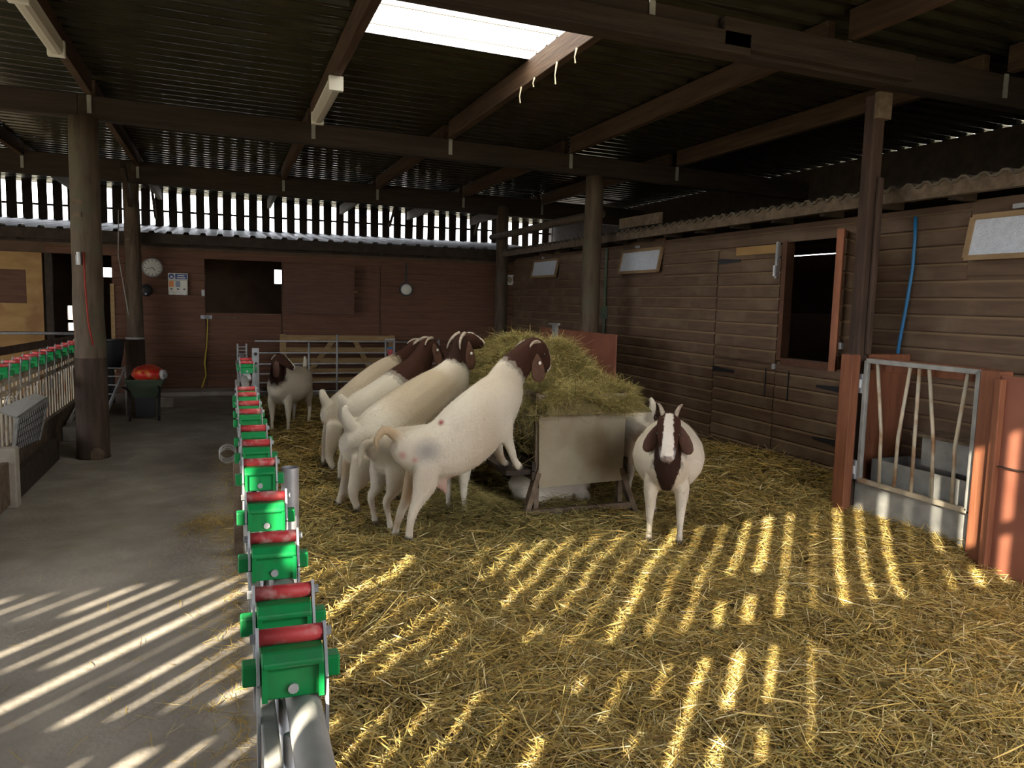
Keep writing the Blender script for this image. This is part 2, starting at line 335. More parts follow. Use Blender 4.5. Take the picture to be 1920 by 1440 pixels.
# window lights (hopper windows leaning out)
for i, (wa, wb, z0, z1) in enumerate(wins):
    t = bpy.data.objects.new('window_%d' % (i+1), None); link(t, None, (WX-.02, (wa+wb)/2, z0)); struct(t)
    lean = .05
    mb = MB(); mb.bb(WX-.015, WX-.001, wa-.03, wb+.03, z0-.12, z1+.12); mb.build('window_surround', 'boards_plain_right', t)
    def P(y, z, o=0): return Vector((WX-.03-lean*(z1-z)/(z1-z0)-o, y, z))
    fr = .035
    for (a, b) in (((wa, z0), (wb, z0)), ((wa, z1), (wb, z1)), ((wa, z0), (wa, z1)), ((wb, z0), (wb, z1))):
        mb = MB(); mb.bar(P(*a), P(*b), fr if a[1] == b[1] else .03, fr, up=(0, 0, 1) if a[1] == b[1] else (0, 1, 0)); mb.build('window_frame', 'frame', t)
    mb = MB(); q = [P(wa, z0), P(wb, z0), P(wb, z1), P(wa, z1)]; nrm = Vector((.008, 0, 0))
    mb.add(q+[v+nrm for v in q], [(0, 1, 2, 3), (4, 5, 6, 7), (0, 1, 5, 4), (1, 2, 6, 5), (2, 3, 7, 6), (3, 0, 4, 7)]); mb.build('window_pane', 'glassy', t)
    mb = MB(); mb.bb(WX-.05, WX-.025, (wa+wb)/2+.06, (wa+wb)/2+.14, z1+.03, z1+.06); mb.build('window_catch', 'galv', t)
# doors in the right wall: each leaf a door with planks
def leaf(n, ya, yb, z0, z1, hinges, material='boards_right'):
    d = MB(); d.bb(WX-.004, WX+.03, ya+.006, yb-.006, z0+.005, z1-.005); d = struct(d.build('door_%d' % n, 'inside')); z = z0+.004
    while z < z1-.02:
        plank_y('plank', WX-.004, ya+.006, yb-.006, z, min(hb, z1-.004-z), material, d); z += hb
    for hy, s, hz in hinges:
        mb = MB(); mb.prism([(0, -.03), (0, .03), (s*.36, .012), (s*.36, -.012)], lambda p, L: (L, hy+p[0], hz+p[1]), WX-.034, WX-.026); mb.build('strap_hinge', 'black', d)
    return d
dA = leaf(1, D_Y1, D_Y2, .06, 1.12, ((D_Y2, -1, 1.0),)); dB = leaf(2, D_Y1, D_Y2, 1.13, 2.255, ((D_Y2, -1, 2.12), ))
dC = leaf(3, D_Y0, D_Y1, .06, 1.16, ((D_Y0+.02, 1, .98), (D_Y0+.02, 1, .52)))
for d, y in ((dA, D_Y1+.12), (dC, D_Y1-.2)):
    mb = MB(); mb.cyl((WX-.035, y, .8), (WX-.035, y, 1.08), .007, 6); mb.build('bolt_rod', 'black', d)
mb = MB(); mb.bb(WX-.05, WX-.02, D_Y1-.02, D_Y1+.02, 1.08, 1.13); mb.build('hasp', 'galv', dC)
mb = MB(); mb.bb(WX-.05, WX-.02, D_Y1+.03, D_Y1+.06, 1.93, 2.27); mb.cyl((WX-.06, D_Y1+.045, 1.95), (WX-.06, D_Y1+.045, 2.05), .018, 8); mb.build('door_bolt', 'galv', dB)
mb = MB(); mb.bb(WX-.035, WX-.012, D_Y1+.06, D_Y2-.3, 2.17, 2.25); mb.build('repair_strip', 'ply', dB)
mb = MB(); mb.bb(WX-.03, WX+.06, D_Y1-.07, D_Y1-.01, 1.17, 2.27); mb.bb(WX-.03, WX+.08, D_Y0, D_Y1-.07, 1.13, 1.19); struct(mb.build('trim_1', 'boards_plain'))
# open upper leaf swung out towards the camera
hinge = Vector((WX-.03, D_Y0-.02, 0)); fe = ay(1552, 500, 4.45); fe.z = 0
dv = (fe-hinge); dv.normalize(); fe = hinge+dv*.62; nv = Vector((dv.y, -dv.x, 0))
if nv.y > 0: nv = -nv
d4 = MB()
for (a, b, z0, z1) in ((hinge, fe, 1.2, 2.25),):
    d4.bar(a+Vector((0, 0, 1.72)), b+Vector((0, 0, 1.72)), .035, 1.06)
d4 = struct(d4.build('door_4', 'post_red')); z = 1.2
while z < 2.22:
    h = min(hb, 2.25-z); mb = MB()
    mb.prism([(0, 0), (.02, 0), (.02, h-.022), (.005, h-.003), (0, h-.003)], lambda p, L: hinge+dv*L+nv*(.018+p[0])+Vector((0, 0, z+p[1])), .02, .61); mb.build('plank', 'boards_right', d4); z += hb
mb = MB(); mb.box(fe+dv*.012+Vector((0, 0, 1.72)), (.05, .05, 1.07), Matrix((dv, nv, Vector((0, 0, 1)))).transposed()); mb.build('edge_batten', 'post_red', d4)
mb = MB(); mb.box(fe+nv*.05+Vector((0, 0, 1.38)), (.03, .03, .05)); mb.build('catch', 'galv', d4)
# eave of right block: old corrugated sheet with bearer and dark fascia
mb = MB(); prof = [(y, .02*math.sin(y*2*PI/.146)) for y in np.arange(.6, RWE-.12, .0365)]
b = len(mb.v)
for (x, zz, o) in ((4.58, 2.545, 0), (8.4, 2.62, 0), (8.4, 2.612, 1), (4.58, 2.53, 1)):
    for y, h in prof: mb.v.append((x, y, zz+h))
n = len(prof)
for i in range(n-1):
    for q in range(4): mb.f.append((q*n+i, q*n+i+1, ((q+1) % 4)*n+i+1, ((q+1) % 4)*n+i))
struct(mb.build('trim_2', 'asb'))
mb = MB(); mb.bb(4.60, 4.66, .6, RWE-.115, 2.44, 2.545)
er = mb.build('eave_board', 'oldwood'); tag(er, 'weathered eave board along the top of the clad right stables', 'board')
for y in np.arange(.9, RWE-.3, .61): mb = MB(); mb.bb(4.66, WX-.03, y, y+.05, 2.42, 2.52); mb.build('eave_block', 'wood_dark', er)
for (ya, yb, z0, z1, lab) in ((8.75, 13.0, 2.77, 2.77, 'rough rail spanning from the middle right post to the far right post'),):
    mb = MB(); mb.tube([(4.42, ya, z0), (4.42, (ya*2+yb)/3, z0+.01), (4.42, (ya+2*yb)/3, z1-.01), (4.42, yb, z1)], [.06, .055, .06, .05], 8); tag(mb.build('rail_pole', 'post' if ya > 8 else 'wood_dark', smooth=True), lab, 'rail')
mb = MB(); mb.bar((4.55, 7.55, 2.62), (4.55, 8.5, 2.63), .03, .12); tag(mb.build('patch_board', 'oldwood'), 'pale broken board patching the eave beside the middle right post', 'board')
# outer eave wall of main roof on the right: light dots through rib ends
mb = MB(); mb.bb(7.5, 7.58, RY0, RY1, 2.4, zr(7.5)-.004); struct(mb.build('wall_eave_right', 'wood_dark'))
# --- back stable
BY = 13.92
mb = MB(); mb.bb(-1.69, -.30, BY, BY+.05, 0, 2.4); mb.bb(-.30, .93, BY, BY+.05, 2.24, 2.4); mb.bb(.93, 7.5, BY, BY+.05, 0, 2.4)
mb.bb(-3.0, -1.69, BY, BY+.05, 2.23, 2.4); mb.bb(-7, -3.0, BY, BY+.05, 2.23, 2.4)
wb = struct(mb.build('wall_back', 'inside'))
hbk = .1165; z = .02
while z < 2.30:
    sg = [(-1.69, -.31), (.94, 2.62), (2.64, 5.9)] if z < 2.2 else [(-2.6, 5.9)]
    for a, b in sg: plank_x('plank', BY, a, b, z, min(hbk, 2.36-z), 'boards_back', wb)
    z += hbk
mb = MB(); mb.bb(-1.72, -1.66, BY-.04, BY-.022, .35, 1.78); struct(mb.build('trim_3', 'newwood'))
# half door in back wall (lower leaf) and opened upper leaf
d5 = MB(); d5.bb(-.29, .92, BY-.004, BY+.03, .06, 1.345); d5 = struct(d5.build('door_5', 'inside')); z = .07
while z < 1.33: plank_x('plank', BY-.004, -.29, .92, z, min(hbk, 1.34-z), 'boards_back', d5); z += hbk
mb = MB(); mb.cyl((-.33, BY-.05, 1.27), (-.24, BY-.05, 1.27), .025, 8); mb.bb(-.38, -.2, BY-.04, BY-.025, 1.24, 1.3); mb.build('door_bolt', 'galv', d5)
mb = MB(); mb.bb(-.06, .18, BY-.026, BY-.0245, 1.252, 1.272); mb.build('chalk_mark', 'oldwood', d5)
mb = MB(); mb.tube([(-.27, BY-.05, 1.24), (-.29, BY-.05, .8), (-.33, BY-.06, .5), (-.31, BY-.06, .3), (-.38, BY-.06, .085)], [.008, .008, .016, .012, .014], 6)
tag(mb.build('rope', 'yellowrope'), 'yellow baler twine hanging from the bolt of the back half door', 'rope')
d6 = MB(); d6.add([(.95, BY-.03, 1.36), (2.14, BY-.17, 1.35), (2.14, BY-.17, 2.2), (.95, BY-.03, 2.21), (.95, BY-.065, 1.36), (2.14, BY-.205, 1.35), (2.14, BY-.205, 2.2), (.95, BY-.065, 2.21)],
    [(0, 1, 2, 3), (4, 5, 6, 7), (0, 1, 5, 4), (1, 2, 6, 5), (2, 3, 7, 6), (3, 0, 4, 7)]); d6 = struct(d6.build('door_6', 'boards_plain'))
mb = MB(); mb.bb(2.12, 2.2, BY-.22, BY-.2, 1.74, 1.76); mb.build('latch', 'ply', d6)
# interior of the back stable
mb = MB(); G = 17.5
wc = ay(136, 592, G); mb.bb(-7.5, wc.x-.09, G, G+.1, 0, 1.55); mb.bb(wc.x+.11, 8, G, G+.1, 0, 1.55); mb.bb(wc.x-.09, wc.x+.11, G, G+.1, 0, wc.z-.3); mb.bb(wc.x-.09, wc.x+.11, G, G+.1, wc.z+.2, 1.55); mb.bb(wc.x-.09, wc.x+.11, G, G+.1, wc.z-.14, wc.z-.08); mb.bb(-7.5, 8, G, G+.1, 2.3, 2.62)
wa = ay(519, 518, G); wbm = ay(197, 510, G)
cuts = sorted([(wbm.x-.5, wbm.x+.2), (wa.x-.05, wa.x+.22)]); xs = -7.5
for a, b in cuts: mb.bb(xs, a, G, G+.1, 1.55, 2.3); xs = b
mb.bb(xs, 8, G, G+.1, 1.55, 2.3)
mb.bb(cuts[0][0], cuts[0][1], G, G+.1, 1.55, wbm.z-.1); mb.bb(cuts[0][0], cuts[0][1], G, G+.1, wbm.z+.09, 2.3)
mb.bb(cuts[1][0], cuts[1][1], G, G+.1, 1.55, wa.z-.16); mb.bb(cuts[1][0], cuts[1][1], G, G+.1, wa.z+.14, 2.3)
struct(mb.build('wall_stable_rear', 'inside'))
mb = MB(); mb.bb(2.2, 2.26, BY+.05, G, 0, 2.4); mb.bb(-7.5, -7.4, -.6, G, 0, 1.15); struct(mb.build('wall_partition', 'inside'))
# stable roof: corrugated, rising to the gable
mb = MB(); pr_ = []; x = -7.4
while x < 6.0:
    for d, h in ((0, 0), (.15, 0), (.175, .035), (.235, .035)): pr_.append((x+d, h))
    x += .255
b = len(mb.v)
def zsr(y): return 2.60 + (y-13.65)*.105
for y in (13.65, G+.05):
    for xx, h in pr_: mb.v.append((xx, y, zsr(y)+h))
n = len(pr_)
for i in range(n-1): mb.f.append((i, i+1, n+i+1, n+i))
struct(mb.build('roof_stable', 'tin_out'))
mb = MB(); mb.bb(-7.4, 6, 13.66, 13.72, 2.44, 2.598); tag(mb.build('fascia_board', 'wood_dark'), 'dark fascia board under the corrugated roof of the back stable', 'board')
mb = MB()
for x in np.arange(-7, 6, .8): mb.bb(x, x+.05, 13.72, 14.1, 2.42, 2.5)
mb.bb(-7.4, 6, 13.9, 13.96, 2.40, 2.62); struct(mb.build('trim_4', 'wood_dark'))
# gable: spaced vertical boards
wg = MB(); wg.bb(-7.5, 8, G+.0, G+.08, 2.62, 2.98); wg.bb(-7.5, 8, G+.05, G+.09, 3.30, 3.34)
wg = struct(wg.build('wall_gable', 'wood_dark'))
gx0 = ay(37, 380, G).x; PG = .2588; GAPW = .088; k = -16
while True:
    x0 = gx0 + k*PG + GAPW/2 + random.uniform(-.008, .008); x1 = gx0+(k+1)*PG-GAPW/2+random.uniform(-.008, .008); k += 1
    if x0 > 7.8: break
    if x1 < -7.5: continue
    tl = random.uniform(-.008, .008)
    mb = MB(); mb.add([(x0, G-.03, 2.93), (x1, G-.03, 2.93), (x1+tl, G-.03, 3.86), (x0+tl, G-.03, 3.86), (x0, G, 2.93), (x1, G, 2.93), (x1+tl, G, 3.86), (x0+tl, G, 3.86)],
        [(0, 1, 2, 3), (4, 5, 6, 7), (0, 1, 5, 4), (1, 2, 6, 5), (2, 3, 7, 6), (3, 0, 4, 7)]); mb.build('slat', 'wood_dark', wg)
for px0, px1, n_ in (((283, 340), (292, 410), 0), ((748, 362), (730, 425), 1), ((915, 385), (890, 440), 2)):
    a = ay(*px0, 16.8); a = Vector((5.40, 16.8, zr(5.4)-.183)) if n_ == 2 else a; b_ = ay(*px1, 16.8); mb = MB(); mb.bar(a, b_, .05, .05); tag(mb.build('diagonal_brace', 'oldwood'), 'thin diagonal brace in front of the gable slats ' + ('beside the sleeved post', 'above the middle of the timber gate', 'beside the far corner post')[n_], 'brace', 'gable braces')
# --- left pens: plywood wall at the back, rail, side
mb = MB(); mb.bb(-7, -2.66, BY-.03, BY, .0, 1.44); mb.bb(-7, -2.66, BY-.03, BY, 1.96, 2.23); mb.bb(-2.88, -2.66, BY-.03, BY, 1.44, 1.96); mb.bb(-7, -3.7, BY-.03, BY, 1.44, 1.96)
wl = struct(mb.build('wall_plywood', 'ply')); mb = MB(); mb.bb(-3.7, -2.88, BY-.01, BY+.01, 1.44, 1.96); mb.build('hatch_panel', 'boards_plain', wl)
mb = MB(); mb.bb(-2.62, -2.52, BY-.05, BY+.02, 0, 2.23); struct(mb.build('trim_5', 'wood_dark'))
mb = MB(); mb.cyl((-6.5, 13.0, 1.015), (-1.75, 13.0, 1.02), .024, 10); tag(mb.build('pipe_rail', 'galv', smooth=True), 'bright galvanised pipe rail in front of the plywood wall', 'rail')
mb = MB(); mb.cyl((-6.5, 12.6, .82), (-1.9, 12.6, .83), .018, 8); tag(mb.build('pipe_rail', 'galv', smooth=True), 'lower thin galvanised rail behind the left feed barrier', 'rail')
mb = MB(); mb.bar((-3.0, 11.2, .80), (-1.75, 12.2, 1.03), .04, .1); tag(mb.build('leaning_board', 'post_dark'), 'dark board leaning across the left pens behind the feed barrier', 'board')
# --- left and front walls outside the view
mb = MB(); mb.bb(-7.5, -7.4, 9, G, 1.15, zr(-7.5)); mb.bb(-7.5, -7.4, RY0, 9, 3.1, zr(-7.5))
for y in (.0, 4.3, 8.7): mb.bb(-7.52, -7.36, y-.1, y+.1, 0, 3.3)
struct(mb.build('wall_left', 'wood_dark'))
FY = -.4
mb = MB(); mb.bb(-7.5, 2.0, FY-.1, FY, -.05, 1.62); mb.bb(-7.5, 2.0, FY-.03, FY+.02, 2.09, 2.24); mb.bb(-7.5, 7.6, FY-.08, FY+.02, 3.22, 3.75); mb.bb(4.6, 7.6, FY-.1, FY, -.05, 3.3)
mb.bb(-.12, 2.0, FY-.06, FY-.03, 1.6, 2.12); wf = struct(mb.build('wall_front', 'wood_dark'))  # solid sheet added out of view to stop the lower sun stripes
k = -34
while k < 16:
    x0 = -.876+.2*k+.036+random.uniform(-.03, .014); x1 = -.876+.2*(k+1)-.036+random.uniform(-.014, .03); k += 1
    if x1 > 2.0 or x0 < -7.5: continue
    mb = MB(); mb.bb(x0, x1, FY-.03, FY-.005, 1.55, 3.3); mb.build('slat', 'wood_dark', wf)
for i in range(22):
    xx = random.uniform(-6.5, 1.5); z_ = random.choice((1.72, 1.8, 2.4, 2.55, 2.7, 2.85, 3.0)); mb = MB(); mb.bb(xx, xx+random.uniform(.18, .45), FY, FY+.02, z_, z_+random.uniform(.06, .2)); mb.build('stripe_blocker', 'wood_dark', wf)  # unseen short boards added at random to break up the sun stripes
# ------------------------------------------------------------------ posts
def round_post(label, x, y, r0, r1, z1, material, sleeve=None):
    t = thing('round_post', label, 'post', (x, y, 0), 'round timber posts')
    zs = np.linspace(-.02, z1, 12); mb = MB()
    mb.tube([(x+random.uniform(-.006, .006), y+random.uniform(-.006, .006), z) for z in zs], [r0+(r1-r0)*z/z1 for z in zs], 18); mb.build('trunk', material, t, smooth=True)
    return t
p1 = round_post('thick round timber post standing in the aisle beside the left feed barrier', -1.25, 8.55, .145, .13, 3.30, 'post')
mb = MB(); mb.tube([(-1.25, 8.55, z) for z in (0, .02, .6, 1.0)], [.160, .152, .149, .146], 18); mb.build('dark_base', 'post_mid', p1, smooth=True)  # darker layer around the lower part of the post
mb = MB(); mb.ell((-1.20, 8.40, .05), (.07, .03, .075), nu=10, nv=6); mb.build('rotten_chip', 'oldwood', p1)
p2 = round_post('round timber post against the back stable wall with brown sleeve', -1.33, 13.42, .125, .115, 3.42, 'post')
mb = MB(); mb.tube([(-1.33, 13.42, z) for z in (0, .5, .93)], [.145, .142, .138], 18); mb.build('brown_sleeve', 'post_dark', p2, smooth=True)
mb = MB(); mb.tube([(-1.33, 13.42, .92), (-1.33, 13.42, .95)], [.142, .142], 18); mb.build('sleeve_ring', 'galv_dull', p2)
p3 = round_post('round timber post behind the hay feeder at the clad wall', 4.28, 8.7, .125, .11, 3.20, 'post')
p4 = round_post('furthest round timber post at the corner of the clad stables', 4.66, 13.1, .12, .105, 3.32, 'post')
mb = MB(); mb.bar((-1.33, 13.3, 3.0), (-1.33, 12.4, 3.45), .06, .12); mb.build('knee_brace', 'wood_dark', p2)
# number plate tags on aisle post
for po, y, z in ((p1, 8.41, 2.47), (p2, 13.29, 2.56)):
    x = WLOC[po.name].x
    mb = MB(); mb.bb(x-.09, x+.0, y-.006, y+.01, z, z+.045); mb.build('paint_mark', 'oldwood', po); mb = MB(); mb.bb(x-.085, x-.02, y-.006, y+.01, z-.12, z-.07); mb.build('paint_mark', 'oldwood', po)
t = thing('square_post', 'square split timber post at the corner of the barred pen', 'post', (4.34, 4.42, 0))
mb = MB(); mb.bb(4.33, 4.43, 4.37, 4.47, -.02, 3.18); mb.build('shaft', 'post_dark', t, bevel=.012)
mb = MB(); mb.bb(4.385, 4.43, 4.335, 4.37, 1.33, 2.6); mb.build('facing_batten', 'post_dark', t, bevel=.01)
mb = MB(); mb.bb(4.32, 4.44, 4.33, 4.37, 3.0, 3.18); mb.build('bracket', 'oldwood', t)
mb = MB(); mb.cyl((-1.30, 8.39, 2.02), (-1.30, 8.405, 1.9), .02, 8); mb.bb(-1.325, -1.29, 8.385, 8.41, 1.9, 1.99)
hk = mb.build('hook_handle', 'galv'); tag(hk, 'small metal handle hooked on the aisle post', 'handle')
mb = MB(); mb.tube([(-1.255, 8.39, 2.02), (-1.25, 8.385, 1.7), (-1.235, 8.385, 1.35), (-1.20, 8.39, 1.13)], .008, 7); tag(mb.build('cord', 'redrope', smooth=True), 'red cord hanging down the thick aisle post', 'cord')
mb = MB(); mb.tube([(-1.50, 13.3, 2.9), (-1.52, 13.3, 2.2), (-1.40, 13.3, 1.3)], .008, 5); tag(mb.build('cable', 'galv_dull'), 'thin grey cable hanging beside the sleeved back post', 'cable')
# ------------------------------------------------------------------ wall fittings at the back
t = thing('wall_clock', 'round white wall clock on the back stable wall', 'clock', (-1.093, BY-.03, 2.06))
cx, cz, cyy = -1.093, 2.06, BY-.024
mb = MB(); mb.cyl((cx, cyy, cz), (cx, cyy-.04, cz), .15, 32); mb.build('case', 'white', t)
mb = MB(); mb.tube([(cx+.145*math.cos(a), cyy-.04, cz+.145*math.sin(a)) for a in np.linspace(0, 2*PI, 32, endpoint=False)], .013, 6, closed=True); mb.build('rim', 'galv_dull', t)
mb = MB(); mb.cyl((cx, cyy-.04, cz), (cx, cyy-.043, cz), .135, 32); fc = mb.build('face', 'cream', t)
for k in range(12):
    a = k*PI/6; mb = MB(); mb.bar((cx+.105*math.sin(a), cyy-.045, cz+.105*math.cos(a)), (cx+.122*math.sin(a), cyy-.045, cz+.122*math.cos(a)), .012, .003, up=(0, 1, 0)); mb.build('hour_mark', 'black', fc)
for a, L, w_ in ((math.radians(140), .065, .010), (math.radians(252), .1, .007)):
    mb = MB(); mb.bar((cx, cyy-.048, cz), (cx+L*math.sin(a), cyy-.048, cz+L*math.cos(a)), w_, .003, up=(0, 1, 0)); mb.build('hand', 'black', t)
t = thing('sanitiser_dispenser', 'cream triple hand wash dispenser with blue header on the back wall', 'dispenser', (-.714, BY-.03, 1.61))
mb = MB(); mb.bb(-.86, -.568, BY-.10, BY-.022, 1.625, 1.87); mb.build('case', 'cream', t, bevel=.01)
mb = MB(); mb.bb(-.862, -.566, BY-.06, BY-.022, 1.872, 1.982); hd = mb.build('header', 'white', t)
mb = MB(); mb.bb(-.755, -.578, BY-.064, BY-.06, 1.885, 1.97); mb.build('blue_panel', 'navy', hd)
mb = MB(); mb.cyl((-.81, BY-.064, 1.928), (-.81, BY-.06, 1.928), .043, 20); mb.build('blue_roundel', 'navy', hd)
mb = MB(); mb.ell((-.81, BY-.066, 1.92), (.022, .003, .018), nu=8, nv=6); mb.build('white_symbol', 'white', hd)
for z_, x0, x1 in ((1.943, -.72, -.615), (1.908, -.73, -.6)): mb = MB(); mb.bb(x0, x1, BY-.067, BY-.064, z_-.009, z_+.009); mb.build('lettering_line', 'white', hd)
for i, (x, mt) in enumerate(((-.812, 'orange'), (-.714, 'greyprint'), (-.618, 'cream'))):
    mb = MB(); mb.bb(x-.036, x+.036, BY-.106, BY-.10, 1.755, 1.855); mb.build('panel', mt, t)
    mb = MB(); mb.bb(x-.018, x+.018, BY-.105, BY-.10, 1.712, 1.732); mb.build('slot', 'black', t)
    mb = MB(); mb.bb(x-.034, x+.034, BY-.125, BY-.10, 1.625, 1.68); mb.build('push_bar', 'white', t, bevel=.006)
t = thing('bulkhead_lamp', 'round white bulkhead lamp on the back stable wall', 'lamp', (3.1, BY-.03, 1.83))
mb = MB(); mb.cyl((3.1, BY-.02, 1.826), (3.1, BY-.06, 1.826), .125, 24); mb.build('base', 'black', t)
mb = MB(); mb.ell((3.1, BY-.06, 1.826), (.1, .06, .1), nu=20, nv=12); mb.build('globe', 'cream', t, smooth=True)
mb = MB(); mb.bb(3.085, 3.115, BY-.04, BY-.02, 1.95, 2.3); mb.build('conduit', 'black', t)
t = thing('alarm_bell', 'small black round bell below the wall clock', 'bell', (-1.19, BY-.03, 1.69))
mb = MB(); mb.ell((-1.19, BY-.05, 1.69), (.095, .06, .1), nu=18, nv=10); mb.build('gong', 'black', t, smooth=True)
mb = MB(); mb.bb(-1.21, -1.18, BY-.115, BY-.09, 1.615, 1.645); mb.build('clapper', 'galv', t)
mb = MB(); mb.bb(4.97, 5.3, BY-.03, BY-.018, 1.97, 2.16); sg = mb.build('notice', 'white'); tag(sg, 'white notice on the back wall behind the far corner post', 'notice')
mb = MB(); mb.ell((5.11, BY-.032, 2.07), (.05, .003, .06), nu=8, nv=6); mb.build('faded_print', 'greyply', sg)
mb = MB(); mb.bb(-.36, -.31, BY-.03, BY-.018, 1.62, 1.72); tag(mb.build('door_staple', 'galv'), 'galvanised staple on the frame of the back half door', 'staple')
# blue hose on right wall and conduit beside middle post
mb = MB(); mb.tube([(WX-.04, 4.44, 2.36), (WX-.04, 4.43, 2.2), (WX-.045, 4.425, 1.98), (WX-.05, 4.45, 1.7), (WX-.05, 4.49, 1.4), (WX-.05, 4.52, 1.05), (WX-.05, 4.55, .62)], .013, 8); tag(mb.build('hose', 'blue', smooth=True), 'blue water hose running down the right wall behind the barred gate', 'hose')
mb = MB(); mb.cyl((WX-.05, 9.42, .3), (WX-.05, 9.42, 2.4), .02, 8); mb.bb(WX-.09, WX-.02, 9.38, 9.46, 1.45, 1.62); tag(mb.build('conduit', 'barrow'), 'grey pipe with switch box on the clad wall by the middle post', 'pipe')
# ------------------------------------------------------------------ feed barriers
def lock(bar, x, y, z=.965, w_=.125, flip=1):
    """green block is the part, the rest its pieces; straddles the top tube"""
    h = w_/2; mb = MB()
    mb.prism([(-.030, -.068), (.035, -.068), (.03, .012), (.022, .022), (-.022, .022), (-.040, .004), (-.040, -.004), (-.030, -.010)], lambda p, L: (L, y+p[0], z+p[1]), x-h+.006, x+h-.006)
    mb.bb(x-h-.028, x+h+.028, y-.005, y+.032, z-.05, z-.008)
    g = mb.build('lock_block', 'green', bar, bevel=.004)
    mb = MB(); mb.bb(x-h+.006, x-h+.016, y-.038, y-.028, z-.068, z-.004); mb.build('block_lip', 'green', g); mb = MB(); mb.bb(x+h-.016, x+h-.006, y-.038, y-.028, z-.068, z-.004); mb.build('block_lip', 'green', g)
    mb = MB(); mb.cyl((x-h+.004, y+.018, z+.035), (x+h-.004, y+.018, z+.035), .0165, 14); mb.build('roller', 'redroll', g, smooth=True)
    for s in (-1, 1):
        mb = MB(); xs = x+s*h; pts = [(xs, y+.02, z+.055), (xs, y-.02, z-.04), (xs, y-.03, z-.20), (xs-s*.035, y-.03, z-.27), (xs-s*.035, y-.03, z-.36)]
        for a, b in zip(pts, pts[1:]): mb.bar(a, b, .006, .024, up=(0, 1, 0))
        mb.build('strap', 'galv', g)
        mb = MB(); mb.cyl((xs+s*.003, y+.018, z+.035), (xs+s*.013, y+.018, z+.035), .010, 6); mb.build('bolt_head', 'galv', g)
    mb = MB(); mb.cyl((x, y-.036, z-.048), (x, y-.029, z-.048), .010, 10); mb.build('bolt_head', 'galv', g)
    return g
def bx(y): return .104+.005*y
fb = thing('feed_barrier', 'galvanised head-locking feed barrier with green locks between aisle and straw pen', 'barrier', (.13, 4, 0))
LY = [1.46, 1.69, 2.10, 2.55, 3.10, 3.52, 3.92, 4.5, 4.85, 5.3, 5.62]
g0 = lock(fb, bx(LY[0]), LY[0])
for y in LY[1:]:
    c = dup(g0, fb, (bx(y)-bx(LY[0]), y-LY[0], 0))
    for ch in list(g0.children): dup(ch, c, (bx(y)-bx(LY[0]), y-LY[0], 0))
for (ya, yb) in ((.7, 2.86), (2.98, 6.5), (6.55, 7.62)):
    mb = MB(); x0, x1 = bx(ya)+.022, bx(yb)+.022
    mb.tube([(x0, ya, .865), (x1, yb, .865)], .033, 16, cap=False); mb.tube([(x0, ya, .865), (x1, yb, .865)], .029, 16, cap=False); mb.build('top_tube', 'galv_dull', fb, smooth=True)
    mb = MB(); mb.bb(bx(ya)-.055, bx(ya)-.025, ya, yb, .80, .86); mb.build('side_rail', 'galv_dull', fb, bevel=.004)
    mb = MB(); mb.cyl((bx(ya)+.0, ya, .16), (bx(yb), yb, .16), .024, 10); mb.build('bottom_tube', 'galv_dull', fb, smooth=True)
vb = None
for y in np.arange(.95, 7.6, .145):
    if vb is None: mb = MB(); mb.cyl((bx(y)-.01, y, .16), (bx(y)-.01, y, .85), .0115, 8); vb = mb.build('upright_bar', 'galv', fb, smooth=True); y0v = y
    else: dup(vb, fb, (bx(y)-bx(y0v), y-y0v, 0))
mb = MB(); mb.tube([(.272, 3.62, 0), (.272, 3.62, .865)], .04, 18, cap=False); mb.tube([(.272, 3.62, 0), (.272, 3.62, .864)], .034, 18, cap=False); tag(mb.build('pen_post', 'galv', smooth=True), 'short galvanised tube post beside the feed barrier on the straw', 'post')
sk2 = thing('wooden_stake', 'short wooden stake with wire coil on the aisle side of the barrier', 'stake', (.062, 5.1, 0))
mb = MB(); mb.bb(.035, .09, 5.07, 5.13, 0, .62); mb.build('stake_body', 'oldwood', sk2, bevel=.006)
mb = MB()
for k in range(4): mb.tube([(.035+.05*math.cos(a)-.03, 5.06+.01*k, .645+.045*math.sin(a)+.008*k) for a in np.linspace(0, 2*PI, 14, endpoint=False)], .003, 4, closed=True)
mb.build('wire_coil', 'galv_dull', sk2)
# far end: end plate with holes and last lock section
fp = thing('slotted_end_post', 'perforated steel end post beside the far white goat', 'post', (.35, 9.6, 0))
mb = MB(); mb.bb(.295, .375, 9.57, 9.60, .03, 1.03); mb.build('plate', 'galv', fp, bevel=.004)
for z_, r in ((.96, .026), (.85, .018), (.75, .014)): mb = MB(); mb.cyl((.335, 9.56, z_), (.335, 9.569, z_), r, 14); mb.build('hole_rim', 'galv_dull', fp); mb = MB(); mb.cyl((.335, 9.558, z_), (.335, 9.56, z_), r*.7, 12); mb.build('hole', 'black', fp)
fb2 = thing('feed_barrier', 'far upright section of the feed barrier with ladder bars', 'barrier', (.2, 8.3, 0))
for y in (7.85, 8.25): lock(fb2, .195, y, .965)
for x in (.15, .26): mb = MB(); mb.cyl((x, 10.6, .3), (x, 10.6, 1.02), .012, 8); mb.build('ladder_side', 'galv', fb2, smooth=True)
for z_ in np.arange(.35, 1.02, .045): mb = MB(); mb.cyl((.15, 10.6, z_), (.26, 10.6, z_), .006, 6); mb.build('ladder_bar', 'galv', fb2)
mb = MB(); mb.tube([(.2, 7.66, .865), (.2, 10.6, .865)], .03, 12); mb.build('top_tube', 'galv', fb2, smooth=True)
mb = MB(); mb.cyl((.2, 7.66, .16), (.2, 10.6, .16), .024, 10); mb.build('bottom_tube', 'galv_dull', fb2, smooth=True)
